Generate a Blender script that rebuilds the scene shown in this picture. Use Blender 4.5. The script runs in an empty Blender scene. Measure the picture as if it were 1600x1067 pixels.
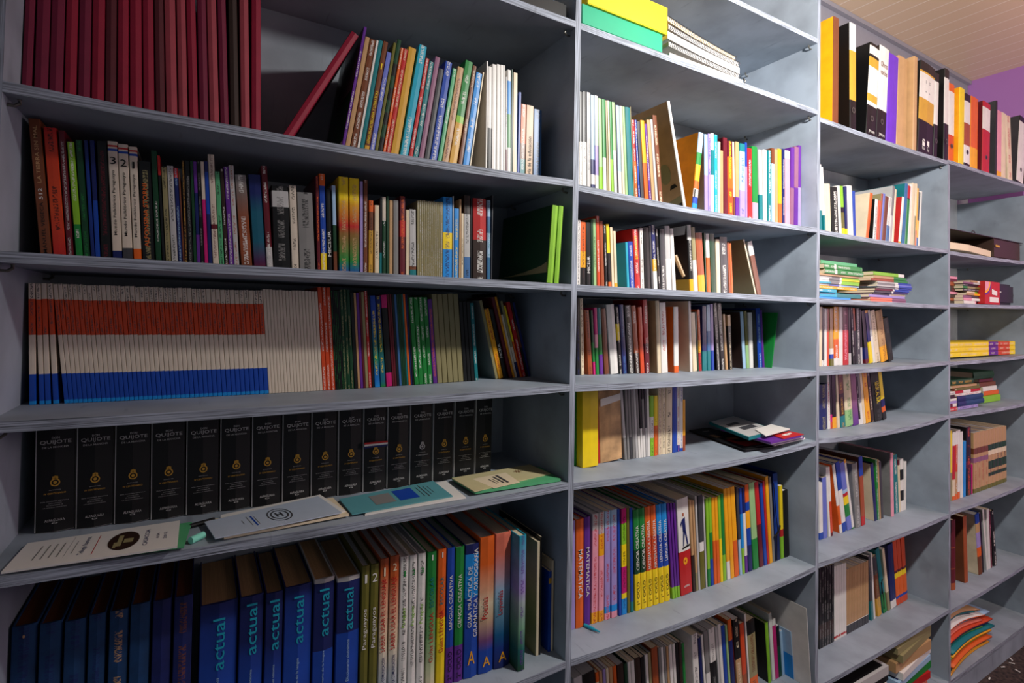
import bpy, math, random
from mathutils import Matrix, Vector
random.seed(7)
SC = bpy.context.scene
COL = SC.collection

# ------------------------------------------------------------------ camera, world, lamp, added fill light, exposure
S = 0.9                       # metres per survey unit
FLOOR = 1.74 * S              # survey origin sits this high above the floor
F, YAW, PIT, ROL, CY = 827.861, .5305, .025675, .01903, -61.83
CAMY, CAMZ = -1.13842 * S, .07331 * S + FLOOR
fw = Vector((math.sin(YAW)*math.cos(PIT), math.cos(YAW)*math.cos(PIT), math.sin(PIT)))
rt0 = Vector((math.cos(YAW), -math.sin(YAW), 0)); up0 = rt0.cross(fw)
rt = rt0*math.cos(ROL) + up0*math.sin(ROL)
up = -rt0*math.sin(ROL) + up0*math.cos(ROL)
CAM = Vector((0, CAMY, CAMZ))
cd = bpy.data.cameras.new('camera'); cam = bpy.data.objects.new('camera', cd); COL.objects.link(cam)
m = Matrix((rt, up, -fw)).transposed().to_4x4(); m.translation = CAM
cam.matrix_world = m
cd.sensor_width = 36; cd.lens = F*36/1600; cd.shift_y = CY/1600; cd.clip_start = .05
SC.camera = cam
W = bpy.data.worlds.new('room_ambient'); SC.world = W; W.use_nodes = True
bg = W.node_tree.nodes['Background']; bg.inputs[0].default_value = (.60, .66, .78, 1); bg.inputs[1].default_value = .19
l = bpy.data.lights.new('led_panel_lamp', 'AREA'); l.shape = 'DISK'; l.size = .11; l.energy = 36; l.color = (1, .97, .93)
o = bpy.data.objects.new('led_panel_lamp', l); o.location = (1.45*S, -1.0*S, 1.04*S + FLOOR); COL.objects.link(o)
o.rotation_euler = Vector((.45, .85, -.28)).to_track_quat('-Z', 'Y').to_euler()
l = bpy.data.lights.new('warm_fill_light', 'POINT'); l.energy = 58; l.shadow_soft_size = .3; l.color = (1, .86, .74)  # added unseen warm fill, lifts the right bays, ceiling and shelf undersides
o = bpy.data.objects.new('warm_fill_light', l); o.location = (3.95*S, -1.7*S, .35*S + FLOOR); COL.objects.link(o)
SC.view_settings.view_transform = 'Standard'; SC.view_settings.look = 'None'
SC.view_settings.exposure = 0.0; SC.view_settings.gamma = 1; SC.view_settings.use_curve_mapping = False

# ------------------------------------------------------------------ survey helpers
def ray(x, y): return fw + rt*((x-800)/F) + up*((533.5+CY-y)/F)
def at_y(x, y, Y): d = ray(x, y); return CAM + d*((Y-CAM.y)/d.y)
def at_z(x, y, Z): d = ray(x, y); return CAM + d*((Z-CAM.z)/d.z)
def at_x(x, y, X): d = ray(x, y); return CAM + d*((X-CAM.x)/d.x)
def proj(P):
    d = Vector(P)-CAM; z = d.dot(fw)
    return 800+F*d.dot(rt)/z, 533.5+CY-F*d.dot(up)/z

# ------------------------------------------------------------------ colours
PAL = {  # code: (everyday name, sRGB)
 'w':('white',(226,222,216)),'ow':('off-white',(214,200,182)),'cr':('cream',(226,208,176)),'lg':('light grey',(186,184,182)),'gr':('grey',(128,126,124)),
 'dg':('dark grey',(62,62,66)),'bk':('black',(9,9,10)),'rd':('red',(186,30,30)),'mr':('maroon',(96,14,30)),
 'wn':('wine red',(142,8,46)),'or':('orange',(222,96,22)),'ro':('orange red',(206,70,26)),'oy':('amber',(240,166,20)),'ye':('yellow',(240,208,20)),
 'ol':('olive',(104,100,32)),'gn':('green',(24,128,52)),'dn':('dark green',(12,62,34)),'lm':('lime green',(134,190,40)),
 'pg':('pale green',(150,190,130)),'sg':('sea green',(84,168,116)),
 'tl':('teal',(10,116,122)),'tq':('turquoise',(28,160,186)),'sb':('sky blue',(20,136,214)),'lb':('pale blue',(160,192,220)),
 'bl':('blue',(18,66,164)),'st':('steel blue',(56,104,158)),'nv':('navy',(14,28,92)),'ob':('faded navy',(10,58,104)),'wa':('wine red',(112,10,50)),'wb':('dusty red',(156,58,70)),'wc':('dark wine',(84,16,30)),'pu':('purple',(96,38,140)),
 'vi':('violet',(104,50,190)),'li':('lilac',(158,140,198)),'pk':('pink',(226,150,168)),'mg':('magenta',(196,20,112)),
 'bn':('brown',(112,60,32)),'db':('dark brown',(48,28,20)),'tn':('tan',(188,148,104)),'go':('gold',(206,156,52)),
 'kh':('khaki',(146,136,96)),'mv':('mauve',(140,92,120)),'pb':('periwinkle blue',(104,116,196)),'sa':('salmon',(232,120,96)),
 'cp':('copper',(160,76,36)),
}
def lin(c): c = c/255; return c/12.92 if c <= .04045 else ((c+.055)/1.055)**2.4
def rgba(code): return tuple(lin(v) for v in PAL[code][1]) + (1,)

# ------------------------------------------------------------------ materials
def newmat(name, rough=.5, spec=.5):
    m = bpy.data.materials.new(name); m.use_nodes = True
    b = m.node_tree.nodes['Principled BSDF']; b.inputs['Roughness'].default_value = rough
    b.inputs['Specular IOR Level'].default_value = spec
    return m, m.node_tree.nodes, m.node_tree.links, b
def plain(name, c, rough=.5, spec=.5, metal=0, var=.06, scale=40):
    m, n, l, b = newmat(name, rough, spec); b.inputs['Metallic'].default_value = metal
    t = n.new('ShaderNodeTexNoise'); t.inputs['Scale'].default_value = scale
    tc = n.new('ShaderNodeTexCoord'); l.new(tc.outputs['Object'], t.inputs[0])
    hs = n.new('ShaderNodeHueSaturation'); hs.inputs['Color'].default_value = tuple(lin(v) for v in c)+(1,)
    mr = n.new('ShaderNodeMapRange'); mr.inputs[3].default_value = 1-var; mr.inputs[4].default_value = 1+var
    l.new(t.outputs[0], mr.inputs[0]); l.new(mr.outputs[0], hs.inputs['Value']); l.new(hs.outputs[0], b.inputs['Base Color'])
    return m
def mul(n, l, a, b_, op='MULTIPLY'):
    x = n.new('ShaderNodeMath'); x.operation = op
    for i, v in enumerate((a, b_)):
        if v is None: continue
        if isinstance(v, (int, float)): x.inputs[i].default_value = v
        else: l.new(v, x.inputs[i])
    return x.outputs[0]
def book_cover(name, rough, wear):
    m, n, l, b = newmat(name, rough, .45)
    a = n.new('ShaderNodeAttribute'); a.attribute_name = 'col'
    k = n.new('ShaderNodeAttribute'); k.attribute_name = 'ink'
    uv = n.new('ShaderNodeUVMap'); uv.uv_map = 'UVMap'
    oi = n.new('ShaderNodeObjectInfo')
    off = n.new('ShaderNodeVectorMath'); off.operation = 'ADD'
    cmb = n.new('ShaderNodeCombineXYZ'); l.new(mul(n, l, oi.outputs['Random'], 90.0), cmb.inputs[1]); l.new(mul(n, l, oi.outputs['Random'], 50.0), cmb.inputs[2])
    l.new(uv.outputs[0], off.inputs[0]); l.new(cmb.outputs[0], off.inputs[1])
    sep = n.new('ShaderNodeSeparateXYZ'); l.new(uv.outputs[0], sep.inputs[0])
    mp = n.new('ShaderNodeMapping'); l.new(off.outputs[0], mp.inputs[0]); mp.inputs['Scale'].default_value = (4.5, 620, 1)
    t = n.new('ShaderNodeTexNoise'); t.inputs['Scale'].default_value = 1; t.inputs['Detail'].default_value = 1; l.new(mp.outputs[0], t.inputs[0])
    glyph = mul(n, l, t.outputs[0], .5, 'GREATER_THAN')
    mp2 = n.new('ShaderNodeMapping'); l.new(off.outputs[0], mp2.inputs[0]); mp2.inputs['Scale'].default_value = (0, 22, 1)
    t2 = n.new('ShaderNodeTexNoise'); t2.inputs['Scale'].default_value = 1; t2.inputs['Detail'].default_value = 0; l.new(mp2.outputs[0], t2.inputs[0])
    word = mul(n, l, t2.outputs[0], .45, 'GREATER_THAN')
    cen = mul(n, l, mul(n, l, mul(n, l, sep.outputs[0], .5, 'SUBTRACT'), None, 'ABSOLUTE'), .2, 'LESS_THAN')
    fac = mul(n, l, mul(n, l, mul(n, l, mul(n, l, glyph, word), cen), k.outputs['Alpha']), .8)
    mix = n.new('ShaderNodeMix'); mix.data_type = 'RGBA'
    l.new(fac, mix.inputs[0]); l.new(a.outputs['Color'], mix.inputs[6]); l.new(k.outputs['Color'], mix.inputs[7])
    # rubbed, faded patches of the printed board
    tc = n.new('ShaderNodeTexCoord'); w = n.new('ShaderNodeTexNoise'); w.inputs['Scale'].default_value = 22; w.inputs['Detail'].default_value = 5
    l.new(tc.outputs['Object'], w.inputs[0])
    mr = n.new('ShaderNodeMapRange'); mr.inputs[1].default_value = .3; mr.inputs[2].default_value = .75
    mr.inputs[3].default_value = 1-wear; mr.inputs[4].default_value = 1+wear; l.new(w.outputs[0], mr.inputs[0])
    hs = n.new('ShaderNodeHueSaturation'); l.new(mr.outputs[0], hs.inputs['Value']); l.new(mix.outputs[2], hs.inputs['Color'])
    l.new(hs.outputs[0], b.inputs['Base Color'])
    return m
M_PAPER = book_cover('printed_card_cover', .38, .10)
M_CLOTH = book_cover('cloth_book_cover', .62, .16)
M_WORN = book_cover('worn_cloth_cover', .7, .45)
def pages_mat():
    m, n, l, b = newmat('page_edges', .85, .2)
    a = n.new('ShaderNodeAttribute'); a.attribute_name = 'col'
    tc = n.new('ShaderNodeTexCoord'); mp = n.new('ShaderNodeMapping'); mp.inputs['Scale'].default_value = (900, 3, 3)
    l.new(tc.outputs['Object'], mp.inputs[0])
    t = n.new('ShaderNodeTexNoise'); t.inputs['Scale'].default_value = 1; t.inputs['Detail'].default_value = 2; l.new(mp.outputs[0], t.inputs[0])
    mr = n.new('ShaderNodeMapRange'); mr.inputs[1].default_value = .3; mr.inputs[2].default_value = .7; mr.inputs[3].default_value = .72; mr.inputs[4].default_value = 1.05
    l.new(t.outputs[0], mr.inputs[0])
    hs = n.new('ShaderNodeHueSaturation'); l.new(mr.outputs[0], hs.inputs['Value']); l.new(a.outputs['Color'], hs.inputs['Color'])
    l.new(hs.outputs[0], b.inputs['Base Color']); return m
M_PAGES = pages_mat()
INKM = {}
def ink(code):
    if code not in INKM: INKM[code] = plain('ink_'+PAL[code][0].replace(' ', '_'), PAL[code][1], .5, .4, var=.03)
    return INKM[code]
def painted_ply(name, base, edge=False):
    m, n, l, b = newmat(name, .55, .35)
    tc = n.new('ShaderNodeTexCoord')
    mp = n.new('ShaderNodeMapping'); mp.inputs['Scale'].default_value = (3, 3, 3) if not edge else ((420, 9, 9) if edge == 'v' else (9, 9, 420))
    l.new(tc.outputs['Object'], mp.inputs[0])
    t = n.new('ShaderNodeTexNoise'); t.inputs['Scale'].default_value = 2.2 if not edge else 1; t.inputs['Detail'].default_value = 7; l.new(mp.outputs[0], t.inputs[0])
    r = n.new('ShaderNodeValToRGB'); l.new(t.outputs[0], r.inputs[0])
    c0 = tuple(lin(v*(.90 if not edge else .52)) for v in base)+(1,); c1 = tuple(lin(min(255, v*(1.05 if not edge else 1.12))) for v in base)+(1,)
    r.color_ramp.elements[0].position = .32; r.color_ramp.elements[1].position = .62
    r.color_ramp.elements[0].color = c0; r.color_ramp.elements[1].color = c1
    # brush scuffs and pen scratches
    mp2 = n.new('ShaderNodeMapping'); mp2.inputs['Scale'].default_value = (60, 9, 7); mp2.inputs['Rotation'].default_value = (.2, .35, .5)
    l.new(tc.outputs['Object'], mp2.inputs[0])
    s = n.new('ShaderNodeTexNoise'); s.inputs['Scale'].default_value = 1; s.inputs['Detail'].default_value = 3; l.new(mp2.outputs[0], s.inputs[0])
    mr = n.new('ShaderNodeMapRange'); mr.inputs[1].default_value = .64; mr.inputs[2].default_value = .76; mr.inputs[3].default_value = 0; mr.inputs[4].default_value = .28
    l.new(s.outputs[0], mr.inputs[0])
    mix = n.new('ShaderNodeMix'); mix.data_type = 'RGBA'; l.new(mr.outputs[0], mix.inputs[0]); l.new(r.outputs[0], mix.inputs[6])
    mix.inputs[7].default_value = tuple(lin(v*.45) for v in base)+(1,)
    l.new(mix.outputs[2], b.inputs['Base Color'])
    bp = n.new('ShaderNodeBump'); bp.inputs['Strength'].default_value = .15; bp.inputs['Distance'].default_value = .002
    l.new(t.outputs[0], bp.inputs['Height']); l.new(bp.outputs[0], b.inputs['Normal'])
    return m
M_SHELF = painted_ply('blue_grey_painted_plywood', (148, 158, 170))
M_EDGE = painted_ply('worn_plywood_edge', (150, 158, 172), True)
M_VEDGE = painted_ply('worn_panel_edge', (150, 158, 172), 'v')
M_BACK = painted_ply('blue_grey_painted_backing', (146, 153, 162))
M_METAL = plain('dull_metal', (120, 118, 112), .4, .5, .8)

# ------------------------------------------------------------------ mesh helpers
def link(name, me, mat, parent=None, loc=None):
    o = bpy.data.objects.new(name, me); COL.objects.link(o)
    if mat is not None and me is not None:
        for x in (mat if isinstance(mat, (list, tuple)) else [mat]): me.materials.append(x)
    if parent: o.parent = parent
    if loc is not None: o.location = loc
    return o
def tag(o, label, cat, group=None, kind=None):
    o['label'] = label; o['category'] = cat
    if group: o['group'] = group
    if kind: o['kind'] = kind
    return o
class MB:
    def __init__(s): s.v = []; s.f = []; s.mi = []
    def box(s, a, b, mi=0):
        i = len(s.v); x0, y0, z0 = a; x1, y1, z1 = b
        s.v += [(x0,y0,z0),(x1,y0,z0),(x1,y1,z0),(x0,y1,z0),(x0,y0,z1),(x1,y0,z1),(x1,y1,z1),(x0,y1,z1)]
        s.f += [tuple(i+k for k in q) for q in ((0,3,2,1),(4,5,6,7),(0,1,5,4),(1,2,6,5),(2,3,7,6),(3,0,4,7))]; s.mi += [mi]*6
        return s
    def quad(s, pts, mi=0):
        i = len(s.v); s.v += [tuple(p) for p in pts]; s.f.append(tuple(range(i, i+len(pts)))); s.mi.append(mi); return s
    def slab(s, pts, h, mi=0):            # polygon (ccw from above) extruded upwards by h
        n = len(pts); i = len(s.v)
        s.v += [tuple(p) for p in pts] + [(p[0], p[1], p[2]+h) for p in pts]
        s.f.append(tuple(i+k for k in reversed(range(n)))); s.f.append(tuple(i+n+k for k in range(n)))
        for k in range(n): s.f.append((i+k, i+(k+1) % n, i+n+(k+1) % n, i+n+k))
        s.mi += [mi]*(n+2); return s
    def tube(s, pts, r, seg=8, mi=0, cap=True):
        base = len(s.v); n = len(pts)
        for j, p in enumerate(pts):
            p = Vector(p); a = Vector(pts[max(j-1, 0)]); b = Vector(pts[min(j+1, n-1)]); t = (b-a).normalized()
            u = t.cross(Vector((0, 0, 1)));
            if u.length < .01: u = t.cross(Vector((0, 1, 0)))
            u.normalize(); w = t.cross(u)
            rr = r[j] if isinstance(r, (list, tuple)) else r
            for q in range(seg):
                an = 2*math.pi*q/seg; s.v.append(tuple(p+(u*math.cos(an)+w*math.sin(an))*rr))
        for j in range(n-1):
            for q in range(seg):
                s.f.append((base+j*seg+q, base+j*seg+(q+1) % seg, base+(j+1)*seg+(q+1) % seg, base+(j+1)*seg+q)); s.mi.append(mi)
        if cap:
            s.f.append(tuple(base+q for q in reversed(range(seg)))); s.f.append(tuple(base+(n-1)*seg+q for q in range(seg))); s.mi += [mi, mi]
        return s
    def mesh(s, name, bevel=0):
        me = bpy.data.meshes.new(name); me.from_pydata(s.v, [], s.f); me.polygons.foreach_set('material_index', s.mi); me.update()
        if bevel:
            import bmesh
            bm = bmesh.new(); bm.from_mesh(me)
            bmesh.ops.bevel(bm, geom=bm.edges[:], offset=bevel, segments=2, affect='EDGES', clamp_overlap=True)
            bm.to_mesh(me); bm.free()
        return me
def put_attrs(me, colf, inkf=None, uvf=None, vcol=None):
    ca = me.color_attributes.new('col', 'FLOAT_COLOR', 'CORNER'); ka = me.color_attributes.new('ink', 'FLOAT_COLOR', 'CORNER')
    uv = me.uv_layers.new(name='UVMap')
    cs = []; ks = []; us = []
    for p in me.polygons:
        c = colf(p); k = inkf(p) if inkf else (0, 0, 0, 0)
        for li in p.loop_indices:
            cs += (vcol(p, me.vertices[me.loops[li].vertex_index].co.z) if vcol else c); ks += k; us += (uvf(me.vertices[me.loops[li].vertex_index].co) if uvf else (0, 0))
    ca.data.foreach_set('color', cs); ka.data.foreach_set('color', ks); uv.data.foreach_set('uv', us)
TXT = {}
def text_mesh(s):
    if s in TXT: return TXT[s]
    c = bpy.data.curves.new('lettering', 'FONT'); c.body = s; c.resolution_u = 2; c.offset = .004
    o = bpy.data.objects.new('lettering', c); COL.objects.link(o)
    me = bpy.data.meshes.new_from_object(o.evaluated_get(bpy.context.evaluated_depsgraph_get()))
    bpy.data.objects.remove(o); bpy.data.curves.remove(c)
    V = [v.co.copy() for v in me.vertices]; Fc = [tuple(p.vertices) for p in me.polygons]; bpy.data.meshes.remove(me)
    x0 = min(v.x for v in V); x1 = max(v.x for v in V); y0 = min(v.y for v in V); y1 = max(v.y for v in V)
    TXT[s] = ([((v.x-x0)/(x1-x0), (v.y-y0)/(y1-y0)) for v in V], Fc); return TXT[s]
def add_text(mb, s, fn, mi=0):
    """fn maps (u along the text 0..1, v glyph height 0..1) to a point"""
    V, Fc = text_mesh(s); i = len(mb.v)
    mb.v += [tuple(fn(u, v)) for u, v in V]; mb.f += [tuple(i+k for k in f) for f in Fc]; mb.mi += [mi]*len(Fc)
def spine_text(mb, s, t, h, c0, c1, wf, dr, uc=.5, y=-.0008):
    if dr == 'u': fn = lambda u, v: (t*(uc + wf*(.5-v)), y, h*(c0+(c1-c0)*u))
    elif dr == 'd': fn = lambda u, v: (t*(uc - wf*(.5-v)), y, h*(c1-(c1-c0)*u))
    else:
        if s == '1': wf *= .45
        fn = lambda u, v: (t*(uc + wf*(u-.5)), y, h*(c0+(c1-c0)*v))
    add_text(mb, s, fn)

# ------------------------------------------------------------------ a book
def parse_bands(spec):
    out = []
    for part in spec.split(','):
        i = 0
        while i < len(part) and not (part[i].isdigit() or part[i] == '.'): i += 1
        out.append([part[:i], float(part[i:]) if i < len(part) else 1.0])
    out[-1][1] = 1.0
    return out
KINDN = {'b': 'paperback', 'h': 'hardback_book', 'g': 'magazine', 'k': 'booklet', 'n': 'ring_binder', 'f': 'folder'}
def make_book(name, t, h, d, bands, mark=None, cover=None, kind='b', texts=(), page='cr', mat=None, mrange=(0, 1), smooth=False):
    b = min(.0022 if kind in 'hn' else (.0005 if t < .006 else .0009), t*.2)
    r = min(t*.18, .0022); bulge = t*.10 if kind == 'h' else t*.02
    ov = .003 if kind in 'hn' else .0005
    O = [(0, d), (0, r), (r*.5, 0), (t*.5, -bulge), (t-r*.5, 0), (t, r), (t, d)]
    I = [(b, d), (b, b+r), (b+.4*r, b), (t*.5, b), (t-b-.4*r, b), (t-b, b+r), (t-b, d)]
    zs = [0.0]; cols = []
    for c, e in bands: zs.append(h*e); cols.append(c)
    V = []; Fc = []; tagf = []
    n = len(O)
    for z in zs: V += [(x, y, z) for x, y in O] + [(x, y, z) for x, y in I]
    for j in range(len(zs)-1):
        a = j*2*n; c = (j+1)*2*n
        for q in range(n-1):
            Fc.append((a+q, a+q+1, c+q+1, c+q)); tagf.append((j, 'o' if 2 <= q <= 3 or q in (1, 4) else ('l' if q == 0 else 'r')))
            Fc.append((a+n+q+1, a+n+q, c+n+q, c+n+q+1)); tagf.append((j, 'i'))
        for q in (0, n-1):
            Fc.append((a+q, c+q, c+n+q, a+n+q) if q == 0 else (a+q, a+n+q, c+n+q, c+q)); tagf.append((j, 'i'))
    for q in range(n-1):
        Fc.append((q, n+q, n+q+1, q+1)); tagf.append((0, 'i'))
        a = (len(zs)-1)*2*n; Fc.append((a+q, a+q+1, a+n+q+1, a+n+q)); tagf.append((len(zs)-2, 'i'))
    me = bpy.data.meshes.new(name); me.from_pydata(V, [], Fc); me.update()
    cc = rgba(cover) if cover else None
    colf = lambda p: (cc if (cc and tagf[p.index][1] in 'lr') else rgba(cols[tagf[p.index][0]]))
    kf = None
    if mark:
        mk = rgba(mark)
        def kf(p):
            return (mk[0], mk[1], mk[2], 1) if tagf[p.index][1] == 'o' and abs(p.center.x - t/2) < t*.36 and mrange[0] <= p.center.z/h <= mrange[1] else (0, 0, 0, 0)
    vc = None
    if smooth:
        lv = []
        for j, z in enumerate(zs):
            A = rgba(cols[max(j-1, 0)]); B_ = rgba(cols[min(j, len(cols)-1)]); lv.append(tuple((x+y)/2 for x, y in zip(A, B_)))
        def vc(p, z):
            j = min(range(len(zs)), key=lambda q: abs(zs[q]-z)); return lv[j]
    put_attrs(me, colf, kf, lambda co: (co.x/t, co.z), vc)
    o = link(name, me, mat or (M_CLOTH if kind in 'h' else M_PAPER))
    if kind not in 'nf':
        pb = MB().box((b*1.02, b*1.5, ov), (t-b*1.02, d-ov-.0005, h-ov)).mesh('page_block')
        put_attrs(pb, lambda p: rgba(page)); link('page_block', pb, M_PAGES, o)
    if texts:
        byc = {}
        for tx in texts: byc.setdefault(tx[1], []).append(tx)
        for cde, L in byc.items():
            mb = MB()
            for s, _, c0, c1, wf, dr, *rest in L:
                spine_text(mb, s.replace('_', ' '), t, h, c0, c1, wf, dr, rest[0] if rest else .5, -bulge-.0005)
            link('spine_title', mb.mesh('spine_title'), ink(cde), o)
    return o

# ------------------------------------------------------------------ shelves: (left point, right point) of each front top edge as surveyed
TH = .018*S; DEP = .354*S
DX = [-.293*S, .859*S, 2.004*S, 3.115*S, 4.217*S]       # divider centres
PX = [(906,-122),(1280,62)]
EDGE = {  # (bay, level): (left xy), (right xy), sag in metres
 (1,0):((801,0),(893.5,31),.0), (1,1):((0,125),(892,280.5),.010), (1,2):((0,392),(890,444),.0), (1,3):((0,658),(889,600.5),.005),
 (1,4):((0,900),(886,754),.008), (1,5):((887,1031),None,.012), (1,6):((883,1306),None,.01),
 (2,-1):((906,-122),(1280,62),0), (2,0):((904,35),(1277,172),.0), (2,1):((902,287.5),(1276,356),.008), (2,2):((900,444.5),(1275,465.5),.0), (2,3):((899,601),(1274,579.5),.006),
 (2,4):((896,754),(1272,689),.016), (2,5):((893,1029),(1272,885),.014), (2,6):((883,1306),(1275,1074),.01),
 (3,0):((1281,183),(1480,251),.004), (3,1):((1281,358.5),(1481,390),.004), (3,2):((1281,466),(1482,477),.0), (3,3):((1281,579),(1482,564),.005),
 (3,4):((1279,685),(1482,648),.018), (3,5):((1279.5,879),(1482.5,803),.006), (3,6):((1275,1073),(1482,952),.006),
 (4,0):((1483,250),(1600,288),.0), (4,1):((1485,392),(1600,407.5),.004), (4,2):((1485,474),(1600,477.6),.0), (4,3):((1485,565),(1600,555),.003),
 (4,4):((1485,647),(1600,628.5),.008), (4,5):((1485,799),(1600,756),.006), (4,6):((1487,952),(1600,882.6),.004),
}
ZLR = {}
for (b, k), (L, R, sag) in EDGE.items():
    if R is None: z = at_y(*L, 0).z; ZLR[b, k] = (z, z, sag); continue
    a, c = at_y(*L, 0), at_y(*R, 0); xl, xr = DX[b-1], DX[b]
    sl = (c.z-a.z)/(c.x-a.x)
    if b == 1 and k == 0: sl = 0
    ZLR[b, k] = (c.z+(xl-c.x)*sl, c.z+(xr-c.x)*sl, sag)
for b in (1, 2, 3, 4): ZLR[b, 7] = (FLOOR-1.62*S, FLOOR-1.62*S, 0)
def shelf_z(b, k, X):
    zl, zr, sag = ZLR[b, k]; u = min(1, max(0, (X-DX[b-1])/(DX[b]-DX[b-1])))
    return zl+(zr-zl)*u - sag*4*u*(1-u)

case = bpy.data.objects.new('bookcase', None); COL.objects.link(case); case.location = (DX[0], 0, 0)
tag(case, 'long blue grey painted plywood bookcase with bowed shelves filling the whole wall', 'bookcase')
def cpart(name, mb, mats, bevel=0):
    me = mb.mesh(name, bevel); o = link(name, me, mats, case); o.matrix_parent_inverse = Matrix.Translation(-case.location); return o
zt_hi = shelf_z(2, -1, DX[1]) + .32; zt_lo = shelf_z(3, 0, DX[2])
for i, X in enumerate(DX):
    top = zt_hi if i <= 2 else min(shelf_z(3, 0, X)-TH, shelf_z(4, 0, X)-TH)
    mb = MB().box((X-TH/2, .0008, 0), (X+TH/2, DEP, top)); mb.box((X-TH/2, -.0008, 0), (X+TH/2, .0008, top), 1)
    cpart('side_panel', mb, [M_SHELF, M_VEDGE])
for (b, k) in list(ZLR):
    xl, xr = DX[b-1]+TH/2, DX[b]-TH/2
    if k == 0 and b >= 3: xl = DX[b-1] + (TH/2 if b == 3 else 0); xr = DX[b] + (0 if b == 3 else TH/2)
    n = 14; mb = MB()
    P = [(xl+(xr-xl)*i/n) for i in range(n+1)]; Z = [shelf_z(b, k, x) for x in P]
    y0, y1 = (-.001, DEP) ; th = TH
    for i in range(n):
        a, c, z0, z1 = P[i], P[i+1], Z[i], Z[i+1]
        mb.quad([(a,y0,z0),(c,y0,z1),(c,y1,z1),(a,y1,z0)]); mb.quad([(a,y1,z0-th),(c,y1,z1-th),(c,y0,z1-th),(a,y0,z0-th)])
        mb.quad([(a,y0,z0-th),(c,y0,z1-th),(c,y0,z1),(a,y0,z0)], 1); mb.quad([(c,y1,z1-th),(a,y1,z0-th),(a,y1,z0),(c,y1,z1)])
    mb.quad([(xl,y0,Z[0]-th),(xl,y0,Z[0]),(xl,y1,Z[0]),(xl,y1,Z[0]-th)]); mb.quad([(xr,y0,Z[-1]),(xr,y0,Z[-1]-th),(xr,y1,Z[-1]-th),(xr,y1,Z[-1])])
    me_ = cpart('shelf', mb, [M_SHELF, M_EDGE])
    if k not in (7,):   # small hook pegs under each end of a shelf
        for sx, X in ((1, DX[b-1]+TH/2), (-1, DX[b]-TH/2)):
            if k == 0 and b == 4: continue
            z = shelf_z(b, k, X)-th-.0008
            for Y in (.022, DEP-.05):
                pm = MB().tube([(X+sx*.0005, Y, z-.010), (X+sx*.009, Y, z-.010), (X+sx*.014, Y, z-.006), (X+sx*.014, Y, z)], .0026, 6)
                cpart('shelf_peg', pm, M_METAL)
for b in (1, 2, 3, 4):
    top = zt_hi if b <= 2 else min(ZLR[b, 0][:2])-TH-ZLR[b, 0][2]-.001
    bm_ = MB().box((DX[b-1]+TH/2, DEP+.0005, 0), (DX[b]-TH/2, DEP+.006, top))
    if b > 2:
        bm_.v = [(x, y, (z if z == 0 else (ZLR[b, 0][0] if x < (DX[b-1]+DX[b])/2 else ZLR[b, 0][1])-TH-ZLR[b, 0][2]-.0005)) for x, y, z in bm_.v]
    cpart('back_panel', bm_, M_BACK)
for b in (1, 2, 3, 4):
    cpart('plinth', MB().box((DX[b-1]+TH/2, .004, 0), (DX[b]-TH/2, .02, FLOOR-1.62*S-TH-.0005)), M_SHELF)

# ------------------------------------------------------------------ room
CEIL = FLOOR + 1.70*S; WX = 4.40*S
def structure(name, mb, mats): o = link(name, mb.mesh(name), mats); o['kind'] = 'structure'; return o
def floor_mat():
    m, n, l, b = newmat('dark_terrazzo_floor', .6, .4)
    tc = n.new('ShaderNodeTexCoord'); t = n.new('ShaderNodeTexNoise'); t.inputs['Scale'].default_value = 60; t.inputs['Detail'].default_value = 6; l.new(tc.outputs['Object'], t.inputs[0])
    r = n.new('ShaderNodeValToRGB'); r.color_ramp.elements[0].color = (.012, .009, .008, 1); r.color_ramp.elements[1].color = (.10, .065, .05, 1)
    r.color_ramp.elements[0].position = .35; r.color_ramp.elements[1].position = .75; l.new(t.outputs[0], r.inputs[0]); l.new(r.outputs[0], b.inputs['Base Color']); return m
structure('floor', MB().box((-1.5, -3.2, -.05), (WX+.1, DEP+.08, 0)), floor_mat())
def slat_mat():
    m, n, l, b = newmat('pvc_slat_ceiling', .35, .5)
    tc = n.new('ShaderNodeTexCoord'); sp = n.new('ShaderNodeSeparateXYZ'); l.new(tc.outputs['Object'], sp.inputs[0])
    fr = mul(n, l, mul(n, l, sp.outputs[0], 1/.10), None, 'FRACT')
    gl = mul(n, l, fr, .06, 'LESS_THAN')
    mix = n.new('ShaderNodeMix'); mix.data_type = 'RGBA'; l.new(gl, mix.inputs[0])
    mix.inputs[6].default_value = tuple(lin(v) for v in (226, 200, 168))+(1,); mix.inputs[7].default_value = tuple(lin(v) for v in (246, 232, 214))+(1,)
    l.new(mix.outputs[2], b.inputs['Base Color'])
    bp = n.new('ShaderNodeBump'); bp.inputs['Strength'].default_value = .5; bp.inputs['Distance'].default_value = .004; l.new(gl, bp.inputs['Height']); l.new(bp.outputs[0], b.inputs['Normal'])
    return m
structure('ceiling', MB().box((-1.5, -3.2, CEIL), (WX+.1, DEP+.08, CEIL+.04)), slat_mat())
structure('trim_1', MB().box((DX[2]+TH, DEP-.012, CEIL-.022), (WX-.002, DEP+.007, CEIL-.001)), plain('ceiling_moulding', (150, 150, 160), .4))
def wall_mat():
    m = plain('purple_paint', (186, 128, 204), .55, .4, var=.08, scale=3); return m
wm = wall_mat()
wb = MB().box((WX, -3.2, 0), (WX+.1, DEP+.08, CEIL))
structure('wall_right', wb, wm)
for i, y in enumerate((-.02, -.34, -.75, -1.2)):
    structure('trim_%d' % (i+2), MB().box((WX-.004, y, 0), (WX-.0005, y+.006, CEIL-.001)), plain('seam_strip', (130, 72, 150), .5))
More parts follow.
